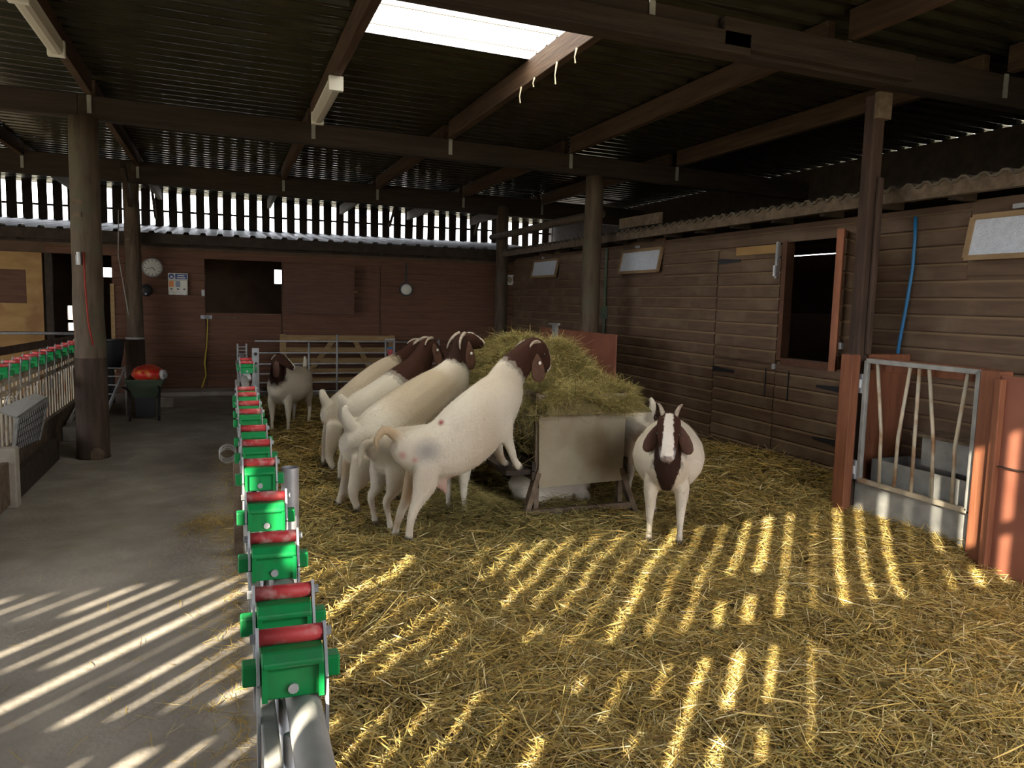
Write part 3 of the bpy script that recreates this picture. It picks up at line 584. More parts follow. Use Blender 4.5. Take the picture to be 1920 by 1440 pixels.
mb = MB(); mb.bb(.115, .145, 7.66, 9.9, .80, .86); mb.build('side_rail', 'galv_dull', fb2, bevel=.004)
vb = None
for y in np.arange(7.70, 10.55, .145):
    if vb is None: mb = MB(); mb.cyl((.2, y, .16), (.2, y, .85), .0115, 8); vb = mb.build('upright_bar', 'galv', fb2, smooth=True); y0v = y
    else: dup(vb, fb2, (0, y-y0v, 0))
# left barrier
lb = thing('feed_barrier', 'left feed barrier with green locks above slatted bars and low wall', 'barrier', (-1.74, 8.5, 0))
LX = -1.75; ys = [6.66, 7.04, 7.41, 7.78, 8.13, 8.5, 8.84, 9.24, 9.62, 10.0, 10.4, 10.8, 11.2, 11.6]
g1 = lock(lb, LX, ys[0], .985, .135)
for y in ys[1:]:
    c = dup(g1, lb, (0, y-ys[0], 0))
    for ch in list(g1.children): dup(ch, c, (0, y-ys[0], 0))
mb = MB(); mb.tube([(LX, 5.4, .87), (LX, 12.4, .87)], .03, 10); mb.build('top_tube', 'rusty', lb, smooth=True)
mb = MB(); mb.tube([(LX+.05, 5.4, .80), (LX+.05, 12.4, .80)], .022, 8); mb.build('top_tube', 'rusty', lb, smooth=True)
vb = None
for y in np.arange(5.5, 12.4, .135):
    if vb is None: mb = MB(); mb.bb(LX-.006, LX+.006, y-.02, y+.02, .33, .86); vb = mb.build('upright_bar', 'rusty', lb); y0v = y
    else: dup(vb, lb, (0, y-y0v, 0))
mb = MB(); mb.bb(LX-.05, LX+.05, 5.2, 12.5, 0, .33); mb.build('kerb_board', 'oldwood', lb, bevel=.008)
mb = MB(); mb.bb(LX+.10, LX+.26, 6.62, 6.74, 0, .46); cpost = mb.build('corner_block', 'block', bevel=.01); tag(cpost, 'pale concrete corner block at the end of the hay trough', 'block')
# hay trough in the left foreground with white sheet and mesh
tr = thing('hay_trough', 'timber feed trough with white sheet and wire mesh on the aisle', 'trough', (-1.9, 7.3, 0))
mb = MB(); mb.bb(-1.585, -1.535, 5.2, 6.622, .03, .36); mb.build('front_board', 'oldwood', tr, bevel=.006)
mb = MB(); mb.bb(-1.60, -1.54, 6.738, 8.5, .0, .22); mb.build('front_board', 'wood_dark', tr, bevel=.006)
A_, B_, C_, D_ = Vector((-1.615, 7.28, .585)), Vector((-1.60, 8.36, .62)), Vector((-1.58, 7.85, .32)), Vector((-1.60, 7.05, .36))
q_ = [A_+Vector((-.012, 0, .012)), B_+Vector((-.012, 0, .012)), Vector((-1.695, 8.30, .675)), Vector((-1.695, 6.95, .70))]; mb = MB(); mb.add(q_+[v+Vector((.006, 0, .009)) for v in q_], [(0, 1, 2, 3), (4, 5, 6, 7), (0, 1, 5, 4), (1, 2, 6, 5), (2, 3, 7, 6), (3, 0, 4, 7)]); mb.build('white_sheet', 'whitesheet', tr)
mb = MB(); mb.bar(A_, B_, .03, .03); mb.bar(B_, C_, .025, .025); mb.bar(D_, A_, .025, .025); mb.build('mesh_frame', 'galv_dull', tr)
mb = MB(); mb.add([A_, B_, C_, D_], [(0, 1, 2, 3)]); mb.add([v+Vector((-.006, 0, 0)) for v in (A_, B_, C_, D_)], [(0, 1, 2, 3)]); mb.build('mesh_backing', 'whitesheet', tr)
mb = MB()
for k in range(1, 14): s = k/14; mb.bar(A_.lerp(B_, s)+Vector((.008, 0, 0)), D_.lerp(C_, s)+Vector((.008, 0, 0)), .006, .004)
for k in range(1, 5): s = k/5; mb.bar(A_.lerp(D_, s)+Vector((.008, 0, 0)), B_.lerp(C_, s)+Vector((.008, 0, 0)), .006, .004)
tag(mb.build('wire_grid', 'mesh_wire', tr), kind='stuff')
# leaning stepladder-like rack behind aisle post
lr = thing('slatted_rack', 'grey sloping metal hay rack leaning behind the aisle post', 'rack', (-1.5, 10.5, 0))
R1, R2 = Vector((-1.26, 11.4, .64)), Vector((-1.32, 9.6, .16)); R3, R4 = R1+Vector((-.34, .05, 0)), R2+Vector((-.34, .05, .0))
for a, b in ((R1, R2), (R3, R4)): mb = MB(); mb.bar(a, b, .02, .055); mb.build('rail', 'galv', lr)
for s in np.linspace(.0, 1, 7): mb = MB(); mb.bar(R1.lerp(R2, s), R3.lerp(R4, s), .02, .012); mb.build('rung', 'galv_dull', lr)
mb = MB(); mb.bb(-1.69, -1.30, 9.5, 10.1, 0, .16); mb.build('tray', 'galv_dull', lr, bevel=.01)
for a in (R1, R3): mb = MB(); mb.bar(a, (a.x, a.y+.05, 0), .02, .03, up=(0, 1, 0)); mb.build('leg', 'galv_dull', lr)
# black rubber bucket
bk = thing('rubber_bucket', 'black rubber bucket hung beside the sleeved post', 'bucket', (-1.62, 12.7, .45))
mb = MB(); mb.tube([(-1.66, 12.8, z) for z in (.5, .52, .75, .93)], [.12, .19, .23, .25], 20, cap=False); mb.tube([(-1.66, 12.8, z) for z in (.51, .53, .75, .93)], [.11, .18, .22, .24], 20); mb.build('pail', 'black', bk, smooth=True)
mb = MB(); mb.tube([(-1.66+.25*math.cos(a), 12.8+.25*math.sin(a), .93) for a in np.linspace(0, 2*PI, 24, endpoint=False)], .014, 6, closed=True); mb.build('rim', 'black', bk, smooth=True)
mb = MB(); mb.cyl((-1.66, 12.8, 0), (-1.66, 12.8, .5), .1, 14); mb.build('stand', 'black', bk)
# wheelbarrow with red bag
wbw = thing('wheelbarrow', 'dark green wheelbarrow parked beside the aisle post', 'wheelbarrow', (-.97, 11.2, 0))
def barrow_loft(z, s, dy=0): return [Vector((-.99+s*sx*.22, 11.25+dy+s*sy*.34, z)) for sx, sy in ((-1, -1), (1, -1), (1, 1), (-1, 1))]
mb = MB(); lo, hi = barrow_loft(.26, .55, -.05), barrow_loft(.52, 1.05); li, hii = barrow_loft(.275, .52, -.05), barrow_loft(.525, 1.0)
mb.add(lo+hi+li+hii, [(0, 1, 2, 3), (0, 1, 5, 4), (1, 2, 6, 5), (2, 3, 7, 6), (3, 0, 4, 7), (8, 9, 10, 11), (8, 9, 13, 12), (9, 10, 14, 13), (10, 11, 15, 14), (11, 8, 12, 15), (4, 5, 13, 12), (5, 6, 14, 13), (6, 7, 15, 14), (7, 4, 12, 15)])
mb.build('tub', 'barrow', wbw)
mb = MB(); mb.tube([(hi[k].x, hi[k].y, hi[k].z) for k in range(4)], .012, 6, closed=True); mb.build('tub_rim', 'barrow', wbw)
for s in (-1, 1):
    mb = MB(); mb.tube([(-.99+s*.06, 11.85, .18), (-.99+s*.14, 11.4, .25), (-.99+s*.2, 10.7, .45), (-.99+s*.2, 10.35, .5)], .014, 8); mb.build('handle_tube', 'black', wbw, smooth=True)
    mb = MB(); mb.tube([(-.99+s*.17, 11.0, .38), (-.99+s*.17, 10.85, .1), (-.99+s*.17, 10.85, 0.0)], .016, 8); mb.build('leg', 'black', wbw, smooth=True)
mb = MB(); mb.tube([(-.99, 11.85+.13*math.cos(a), .18+.13*math.sin(a)) for a in np.linspace(0, 2*PI, 22, endpoint=False)], .045, 10, closed=True); wh = mb.build('wheel', 'rubber', wbw, smooth=True)
mb = MB(); mb.cyl((-1.04, 11.85, .18), (-.94, 11.85, .18), .05, 10); mb.build('hub', 'galv_dull', wh)
mb = MB(); mb.bb(-1.11, -.87, 11.0, 11.02, .03, .3); mb.build('front_panel', 'black', wbw)
mb = MB(); mb.ell((-.96, 11.2, .58), (.21, .30, .12), nu=18, nv=10)
mb.v = [tuple(Vector(p)+noise.noise_vector(Vector(p)*9)*.03) for p in mb.v]
bag = mb.build('feed_bag', 'redbag', smooth=True); tag(bag, 'crumpled red feed bag lying in the wheelbarrow', 'bag')
mb = MB(); mb.ell((-.78, 11.1, .58), (.05, .18, .07), nu=12, nv=8); mb.v = [tuple(Vector(p)+noise.noise_vector(Vector(p)*14)*.03) for p in mb.v]; mb.build('bag_end', 'whitesheet', bag)
mb = MB(); mb.bb(-.93, -.72, 12.1, 12.25, 0, .14); tag(mb.build('concrete_block', 'block', bevel=.01), 'grey concrete block on the floor behind the wheelbarrow', 'block')
mb = MB(); mb.bb(-1.18, .55, BY-.55, BY-.03, 0, .07); tag(mb.build('door_step', 'concrete', bevel=.01), 'low concrete step along the foot of the back stable wall', 'step')
# ------------------------------------------------------------------ hurdle and wooden gate at the back of the pen
hg = thing('timber_gate', 'pale timber field gate with crossed braces against the back wall', 'gate', (1.8, 13.5, 0))
GX0, GX1, GYY = .90, 2.72, 13.3
for x in (GX0, GX1): mb = MB(); mb.bb(x-.05, x+.05, GYY-.04, GYY+.04, .0, 1.02); mb.build('gate_post', 'newwood', hg, bevel=.005)
for z_ in (.90, .72, .54, .36, .2): mb = MB(); mb.bb(GX0, GX1, GYY-.015, GYY+.015, z_, z_+(.11 if z_ == .90 else .085)); mb.build('gate_rail', 'newwood', hg, bevel=.003)
for a, b in (((1.75, .98), (1.15, .15)), ((2.05, .98), (2.5, .15))): mb = MB(); mb.bar((a[0], GYY-.03, a[1]), (b[0], GYY-.03, b[1]), .08, .03, up=(0, 1, 0)); mb.build('brace', 'newwood', hg)
hd = thing('sheep_hurdle', 'galvanised sheep hurdle standing in front of the timber gate', 'hurdle', (1.8, 12.4, 0))
HY = 12.3
for z_ in (.96, .78, .61, .46, .32, .18): mb = MB(); mb.cyl((.42, HY, z_), (3.3, HY, z_), .011, 8); mb.build('hurdle_rail', 'galv', hd, smooth=True)
for x, z1 in ((1.65, 1.07), (1.22, .94), (2.42, 1.0), (2.56, 1.0), (3.3, 1.0)): mb = MB(); mb.cyl((x, HY-.01, .1), (x, HY-.01, z1), .016, 8); mb.build('hurdle_upright', 'galv', hd, smooth=True)
mb = MB(); mb.bb(2.41, 2.57, HY-.025, HY+.005, .985, 1.01); mb.build('hurdle_top', 'galv', hd)
mb = MB(); mb.bb(2.455, 2.53, HY-.03, HY-.02, .74, .84); mb.build('clip_red', 'redroll', hd); mb = MB(); mb.bb(2.45, 2.535, HY-.03, HY-.02, .84, .88); mb.build('clip_blue', 'blue', hd)
# ------------------------------------------------------------------ barred pen at the right
pg = thing('goat_pen', 'red-brown timber frame of the small pen holding the barred gate', 'pen', (4.5, 3.9, 0))
for n_, x0, x1, y0, y1, z0, z1 in (('frame_post', 4.31, 4.42, 4.37-.0, 4.50, 0, 1.33), ('frame_post', 4.31, 4.42, 3.24, 3.37, 0, 1.31), ('frame_rail', 4.42, 4.47, 3.37, 4.37, 1.22, 1.31), ('frame_rail', 4.47, 4.88, 4.40, 4.47, 1.24, 1.33), ('frame_side', 4.46, 4.88, 4.42, 4.45, .1, 1.24)):
    if n_ == 'frame_post' and y0 > 4: y0, y1 = 4.335, 4.45; x0, x1 = 4.255, 4.33
    mb = MB(); mb.bb(x0, x1, y0, y1, z0, z1); mb.build(n_, 'post_red', pg, bevel=.006)
gt = thing('barred_gate', 'galvanised creep gate with bent vertical bars in the pen frame', 'gate', (4.38, 3.87, .4))
XG = 4.37
for a, b in (((4.31, 1.29), (3.42, 1.29)), ((4.31, .41), (3.42, .41)), ((4.31, .41), (4.31, 1.29)), ((3.42, .41), (3.42, 1.29))):
    mb = MB(); mb.bar((XG, *a), (XG, *b), .032, .032, up=(1, 0, 0)); mb.build('gate_tube', 'rusty' if a[1] == b[1] == .41 else 'galv_dull', gt, bevel=.003)
pxb = [((1645, 688), (1652, 810), (1648, 905)), ((1707, 694), (1684, 820), (1675, 925)), ((1724, 695), (1715, 820), (1707, 935)), ((1742, 697), (1750, 830), (1745, 945)), ((1815, 705), (1790, 840), (1784, 955))]
for tr3 in pxb:
    p_ = [axx(*q, XG) for q in tr3]; p_[0].z = 1.28; p_[2].z = .42; mb = MB(); mb.tube([p_[0], p_[0].lerp(p_[1], .8), p_[1], p_[1].lerp(p_[2], .2), p_[2]], .0125, 8); mb.build('gate_bar', 'rusty', gt, smooth=True)
for y, z_ in ((4.345, 1.12), (4.345, .48)): mb = MB(); mb.bb(XG-.03, XG+.01, y-.02, y+.02, z_-.07, z_+.07); mb.cyl((XG-.03, y-.01, z_-.03), (XG-.03, y-.01, z_+.03), .012, 8); mb.build('gate_hinge', 'galv', gt)
mb = MB(); mb.bb(4.385, 4.40, 3.37, 4.36, .0, .40); tag(mb.build('kick_board', 'galv_dull'), 'grey sheet kick board under the barred gate', 'board')
wt = thing('water_trough', 'grey metal water trough standing inside the barred pen', 'trough', (4.66, 3.8, 0))
for x0, x1, y0, y1, z0, z1 in ((4.50, 4.86, 3.42, 4.33, .02, .05), (4.50, 4.52, 3.42, 4.33, .05, .56), (4.84, 4.86, 3.42, 4.33, .05, .56), (4.52, 4.84, 3.42, 3.44, .05, .56), (4.52, 4.84, 4.31, 4.33, .05, .56)): mb = MB(); mb.bb(x0, x1, y0, y1, z0, z1); mb.build('trough_wall', 'galv_dull', wt)
mb = MB(); mb.bb(4.6, 4.86, 3.4, 4.0, .57, .78); mb.build('float_box', 'galv_dull', wt, bevel=.01)
mb = MB(); mb.bb(4.56, 4.865, 3.36, 4.06, .78, .80); mb.build('box_lid', 'oldwood', wt)
mb = MB(); mb.bb(4.30, 4.318, .9, 3.22, .02, 1.29); rp = mb.build('side_panel', 'redply'); tag(rp, 'red-brown plywood panel beside the barred gate', 'panel')
for z_ in (.75,): mb = MB(); mb.bb(4.28, 4.30, 2.5, 3.2, z_, z_+.004); mb.build('panel_joint', 'wood_dark', rp)
mb = MB(); mb.bb(4.255, 4.31, 3.19, 3.235, 0, 1.27); mb.build('edge_batten', 'post_red', rp, bevel=.004)
mb = MB(); mb.bb(4.12, 4.14, 7.7, 9.9, .1, 1.31); tag(mb.build('partition_panel', 'redply'), 'red-brown board standing behind the hay feeder at the middle post', 'panel')
mb = MB(); mb.bb(4.08, 4.12, 9.3, 9.42, .1, 1.38); mb.bb(4.06, 4.10, 9.2, 9.5, 1.36, 1.385); tag(mb.build('bracket_post', 'galv_dull'), 'small metal bracket post poking up behind the hay', 'post')
# ------------------------------------------------------------------ hay feeder
fd = thing('hay_feeder', 'timber hay feeder with grey plywood end panel on splayed legs', 'feeder', (2.45, 5.8, .1))
FX0, FX1, FYA, FYB = 2.10, 2.81, 5.05, 7.35
for y, m_ in ((FYA, 'greyply'), (FYB, 'greyply')):
    mb = MB(); mb.add([(FX0+.02, y-.009, .31), (FX1-.01, y-.009, .33), (FX1, y-.009, .99), (FX0, y-.009, .99), (FX0+.02, y+.009, .31), (FX1-.01, y+.009, .33), (FX1, y+.009, .99), (FX0, y+.009, .99)],
        [(0, 1, 2, 3), (4, 5, 6, 7), (0, 1, 5, 4), (1, 2, 6, 5), (2, 3, 7, 6), (3, 0, 4, 7)]); pn = mb.build('end_panel', m_, fd)
    if y == FYA:
        mb = MB(); mb.cyl((2.22, y-.012, .885), (2.22, y-.009, .885), .006, 8); mb.build('bolt_hole', 'black', pn)
        mb = MB(); mb.bb(2.41, 2.44, y-.011, y-.009, .87, .96); mb.build('stain', 'greyprint', pn)
    for s, xf in ((-1, FX0), (1, FX1)):
        mb = MB(); mb.bar((xf+.03*(-s), y+.03*(1 if y == FYA else -1), .45), (xf+s*.10, y-.02, .08), .04, .07, up=(0, 1, 0)); mb.build('splay_leg', 'oldwood', fd, bevel=.004)
        mb = MB(); mb.bb(xf-s*.01-.02, xf-s*.01+.02, y+.012, y+.06, .1, 1.0); mb.build('corner_post', 'oldwood', fd, bevel=.004)
    mb = MB(); mb.bar((FX0-.06, y-.02, .13), (FX1+.08, y-.02, .14), .04, .05); mb.build('cross_sill', 'oldwood', fd, bevel=.004)
for s, xf in ((-1, FX0), (1, FX1)):
    for z_ in (.40, .47): mb = MB(); mb.bar((xf+s*.02, FYA, z_), (xf+s*.02, FYB, z_), .03, .06); mb.build('side_board', 'wood_dark', fd)
    mb = MB(); mb.bar((xf, FYA, .975), (xf, FYB, .975), .035, .05); mb.build('top_rail', 'oldwood', fd)
    for y in np.arange(FYA+.12, FYB-.05, .14): mb = MB(); mb.bar((xf-s*.12, y, .46), (xf, y, .97), .014, .014, up=(0, 1, 0)); mb.build('side_bar', 'galv_dull', fd)
mb = MB(); mb.bb(FX0+.05, FX1-.05, FYA+.02, FYB-.02, .44, .46); mb.build('feeder_floor', 'wood_dark', fd)
mb = MB(); mb.bb(1.875, FX0-.03, FYA+.03, FYB-.02, .405, .444); mb.build('foot_ledge', 'wood_dark', fd, bevel=.004)
for y in (FYA+.5, FYA+1.2, FYB-.4): mb = MB(); mb.bar((1.92, y, .40), (FX0-.01, y, .27), .03, .03); mb.build('ledge_bracket', 'wood_dark', fd)
# ------------------------------------------------------------------ straw and hay
def zs(x, y):
    x = np.asarray(x, float); y = np.asarray(y, float)
    z = .085 + .022*np.sin(x*3.1+1.3*np.sin(y*1.7)) + .018*np.sin(y*4.3+2*np.sin(x*2.3)) + .012*np.sin(x*9+y*7)
    heap = np.exp(-((y-5.7)/1.3)**2)*np.clip((x-3.35)/1.3, 0, 1)*.20
    bank = np.exp(-((y-3.9)/.8)**2)*np.clip((x-3.7)/.6, 0, 1)*.05
    tread = .062*np.exp(-((x-1.07)/.3)**2-((y-4.66)/.28)**2)
    edge = np.clip((x-.16)/.25, 0.15, 1)
    return (z+heap+bank+tread)*edge
def strands(name, P, L, Wd, colr, pitch_sd, material, jit=.0, spread=None, roll_sd=.6):
    n = len(P); yawr = RNG.uniform(0, 2*PI, n); pt = RNG.normal(0, pitch_sd, n)
    d = np.stack([np.cos(yawr)*np.cos(pt), np.sin(yawr)*np.cos(pt), np.sin(pt)], 1)
    s = np.stack([-np.sin(yawr), np.cos(yawr), RNG.normal(0, roll_sd, n)], 1); s /= np.linalg.norm(s, axis=1)[:, None]
    up = np.cross(d, s); bend = RNG.normal(0, .12, n)[:, None]*L[:, None]
    a = P-d*L[:, None]/2; b = P+up*bend*.5; c = P+d*L[:, None]/2
    w2 = s*Wd[:, None]/2
    V = np.stack([a-w2*.7, a+w2*.7, b-w2, b+w2, c-w2*.6, c+w2*.6], 1).reshape(-1, 3)
    base = np.arange(n)*6
    F = np.stack([np.stack([base, base+1, base+3, base+2], 1), np.stack([base+2, base+3, base+5, base+4], 1)], 1).reshape(-1)
    me = bpy.data.meshes.new(name); me.vertices.add(len(V)); me.vertices.foreach_set('co', V.astype(np.float32).ravel())
    me.loops.add(len(F)); me.loops.foreach_set('vertex_index', F.astype(np.int32)); npoly = len(F)//4
    me.polygons.add(npoly); me.polygons.foreach_set('loop_start', np.arange(npoly, dtype=np.int32)*4); me.polygons.foreach_set('loop_total', np.full(npoly, 4, np.int32))
    me.update(); at = me.color_attributes.new('Col', 'FLOAT_COLOR', 'POINT')
    cc = np.ones((n, 4), np.float32); cc[:, :3] = colr; at.data.foreach_set('color', np.repeat(cc, 6, 0).ravel())
    me.materials.append(MT[material]); me.validate(); return me
GOLD = np.array([[.60, .40, .10], [.70, .53, .20], [.46, .31, .075], [.32, .25, .07], [.24, .15, .05], [.78, .64, .34]])*.85
HAYC = np.array([[.32, .26, .085], [.43, .35, .125], [.22, .195, .06], [.50, .39, .14], [.18, .14, .045], [.28, .26, .10]])*.85
def pick(n, pal, pr): return pal[RNG.choice(len(pal), n, p=pr)]*RNG.uniform(.8, 1.15, (n, 1))
# bedding surface
gx = np.arange(.165, 4.87, .06); gy = np.arange(-.38, 12.6, .08); X_, Y_ = np.meshgrid(gx, gy); Z_ = zs(X_, Y_)-.018+RNG.normal(0, .006, X_.shape)
mb = MB(); mb.v = [tuple(v) for v in np.stack([X_.ravel(), Y_.ravel(), Z_.ravel()], 1)]; nx = len(gx)
mb.f = [(j*nx+i, j*nx+i+1, (j+1)*nx+i+1, (j+1)*nx+i) for j in range(len(gy)-1) for i in range(nx-1)]
bed = mb.build('straw_bedding', 'strawbase', smooth=True); tag(bed, 'deep golden straw bedding covering the floor of the goat pen', 'straw', kind='stuff')
PP = []
for ya, yb, dens in ((1.0, 3.2, 9500), (3.2, 5.2, 6500), (5.2, 8, 2800), (8, 12.5, 900)):
    n = int((yb-ya)*4.7*dens); x = RNG.uniform(.17, 4.80, n); y = RNG.uniform(ya, yb, n)
    keep = x < y*1.35+.8; x, y = x[keep], y[keep]; PP.append(np.stack([x, y], 1))
PP = np.concatenate(PP); n = len(PP); far = np.clip((PP[:, 1]-3)/5, 0, 1)
z = zs(PP[:, 0], PP[:, 1])+RNG.exponential(.012, n)-.01
dark = np.exp(-((PP[:, 1]-5.3)/1.3)**2)*np.exp(-((PP[:, 0]-1.9)/1.6)**2)
ca = pick(n, GOLD, [.27, .16, .22, .15, .12, .08]); cb = pick(n, HAYC, [.25, .2, .2, .1, .15, .1])
usehay = RNG.uniform(0, 1, n) < (.12+.75*dark); ca[usehay] = cb[usehay]
L = RNG.gamma(4, .028, n)*(1+.2*far)+.02; Wd = RNG.uniform(.0026, .0055, n)*(1+.8*far)
PP[:, 0] = np.minimum(PP[:, 0], 4.862-L/2)
me = strands('loose_straw', np.stack([PP[:, 0], PP[:, 1], z], 1), L, Wd, ca, .2, 'straw')
o = bpy.data.objects.new('loose_straw', me); link(o, bed, (0, 0, 0)); o.location = -WLOC[bed.name]; tag(o, kind='stuff')
# straw on the aisle
n = 2600; y = RNG.uniform(2.2, 9, n); x = .06-RNG.exponential(.10, n)
cl = RNG.uniform(0, 1, n) < .30; x[cl] = -.13+RNG.normal(0, .10, cl.sum()); y[cl] = 5.75+RNG.normal(0, .16, cl.sum())
cl2 = RNG.uniform(0, 1, n) < .06; x[cl2] = RNG.uniform(-1.4, 0, cl2.sum()); y[cl2] = RNG.uniform(2.2, 8, cl2.sum())
hz = np.where(cl, .045*np.exp(-((x+.13)/.12)**2-((y-5.75)/.2)**2), 0)*RNG.uniform(0, 1, n)
me = strands('aisle_straw', np.stack([x, y, .004+hz+RNG.exponential(.003, n)], 1), RNG.gamma(4, .018, n)+.02, RNG.uniform(.002, .004, n), pick(n, GOLD, [.25, .2, .25, .1, .15, .05]), .06, 'straw', roll_sd=.15)
o = bpy.data.objects.new('aisle_straw', me); link(o); tag(o, 'wisps of straw scattered on the concrete aisle along the barrier', 'straw', kind='stuff')
# hay in feeder
def hz_(x, y):
    u = np.abs((x-2.47)/.52); v = (y-6.15)/1.25
    fr = np.clip((y-4.92)/.85, 0, 1); fr = fr*fr*(3-2*fr); bk = np.clip((7.42-y)/.95, 0, 1)
    lf = np.clip((x-(1.98+.12*np.clip((5.75-y)/.7, 0, 1)))/.28, 0, 1)**.6; rt = np.clip((2.98-x)/.42, 0, 1)**.7
    return .90+.39*(.17+.84*fr)*np.minimum(bk, 1)**.6*lf*rt + .035*np.sin(x*9+y*5)+.03*np.sin(y*11-x*4)
gx = np.linspace(1.97, 2.97, 36); gy = np.linspace(4.93, 7.38, 72); X_, Y_ = np.meshgrid(gx, gy); Z_ = hz_(X_, Y_)-.03; nx = len(gx)
Z_[(X_ < 2.0+.12*np.clip((5.75-Y_)/.7, 0, 1)) | (np.abs((X_-2.47)/.5) > 1) | (np.abs((Y_-6.155)/1.225) > 1)] = .86
mb = MB(); mb.v = [tuple(v) for v in np.stack([X_.ravel(), Y_.ravel(), Z_.ravel()], 1)]
mb.f = [(j*nx+i, j*nx+i+1, (j+1)*nx+i+1, (j+1)*nx+i) for j in range(len(gy)-1) for i in range(nx-1)]
mb.bb(2.18, 2.74, 5.12, 7.28, .47, .9)
hay = mb.build('hay_pile', 'haybase', smooth=True); tag(hay, 'big heap of greenish hay piled on the feeder', 'hay', kind='stuff')
n = 70000; x = RNG.uniform(1.95, 2.99, n); y = RNG.uniform(4.9, 7.42, n); z = hz_(x, y)+RNG.exponential(.014, n)-.02
inside = (x > 1.99+.12*np.clip((5.75-y)/.7, 0, 1)) & (np.abs((x-2.47)/.52)**3+np.abs((y-6.15)/1.26)**3 < 1.15); P3 = np.stack([x, y, z], 1)[inside]
# hanging fringe over the sides
nf = 7000; xs_ = np.where(RNG.uniform(0, 1, nf) < .55, 2.06+RNG.normal(0, .04, nf), RNG.uniform(2.05, 2.9, nf)); onleft = xs_ < 2.13
yf = np.where(onleft, RNG.uniform(5.0, 7.3, nf), 5.02+RNG.normal(0, .03, nf)); zf = .93-RNG.exponential(np.where(onleft, .13, .02), nf)
P3 = np.concatenate([P3, np.stack([xs_, yf, zf], 1)]); n = len(P3)
me = strands('loose_hay', P3, RNG.gamma(4, .028, n)+.03, RNG.uniform(.0018, .0032, n), pick(n, HAYC, [.25, .22, .2, .13, .1, .1])*1.15, .4, 'straw')
o = bpy.data.objects.new('loose_hay', me); link(o, hay, (0, 0, 0)); o.location = -WLOC[hay.name]; tag(o, kind='stuff')
# hay drift on the ground under the goats, beside the feeder
n = 5000; x = 1.95-np.abs(RNG.normal(0, .3, n)); y = RNG.uniform(5.0, 6.9, n); hgt = .13*np.exp(-((x-1.75)/.28)**2)
me = strands('hay_drift', np.stack([x, y, zs(x, y)+hgt*RNG.uniform(.3, 1, n)], 1), RNG.gamma(4, .025, n)+.03, RNG.uniform(.002, .0035, n), pick(n, HAYC, [.25, .2, .2, .1, .15, .1]), .2, 'straw')
o = bpy.data.objects.new('hay_drift', me); link(o); tag(o, 'trampled greenish hay fallen beside the feeder under the climbing goats', 'hay', kind='stuff')
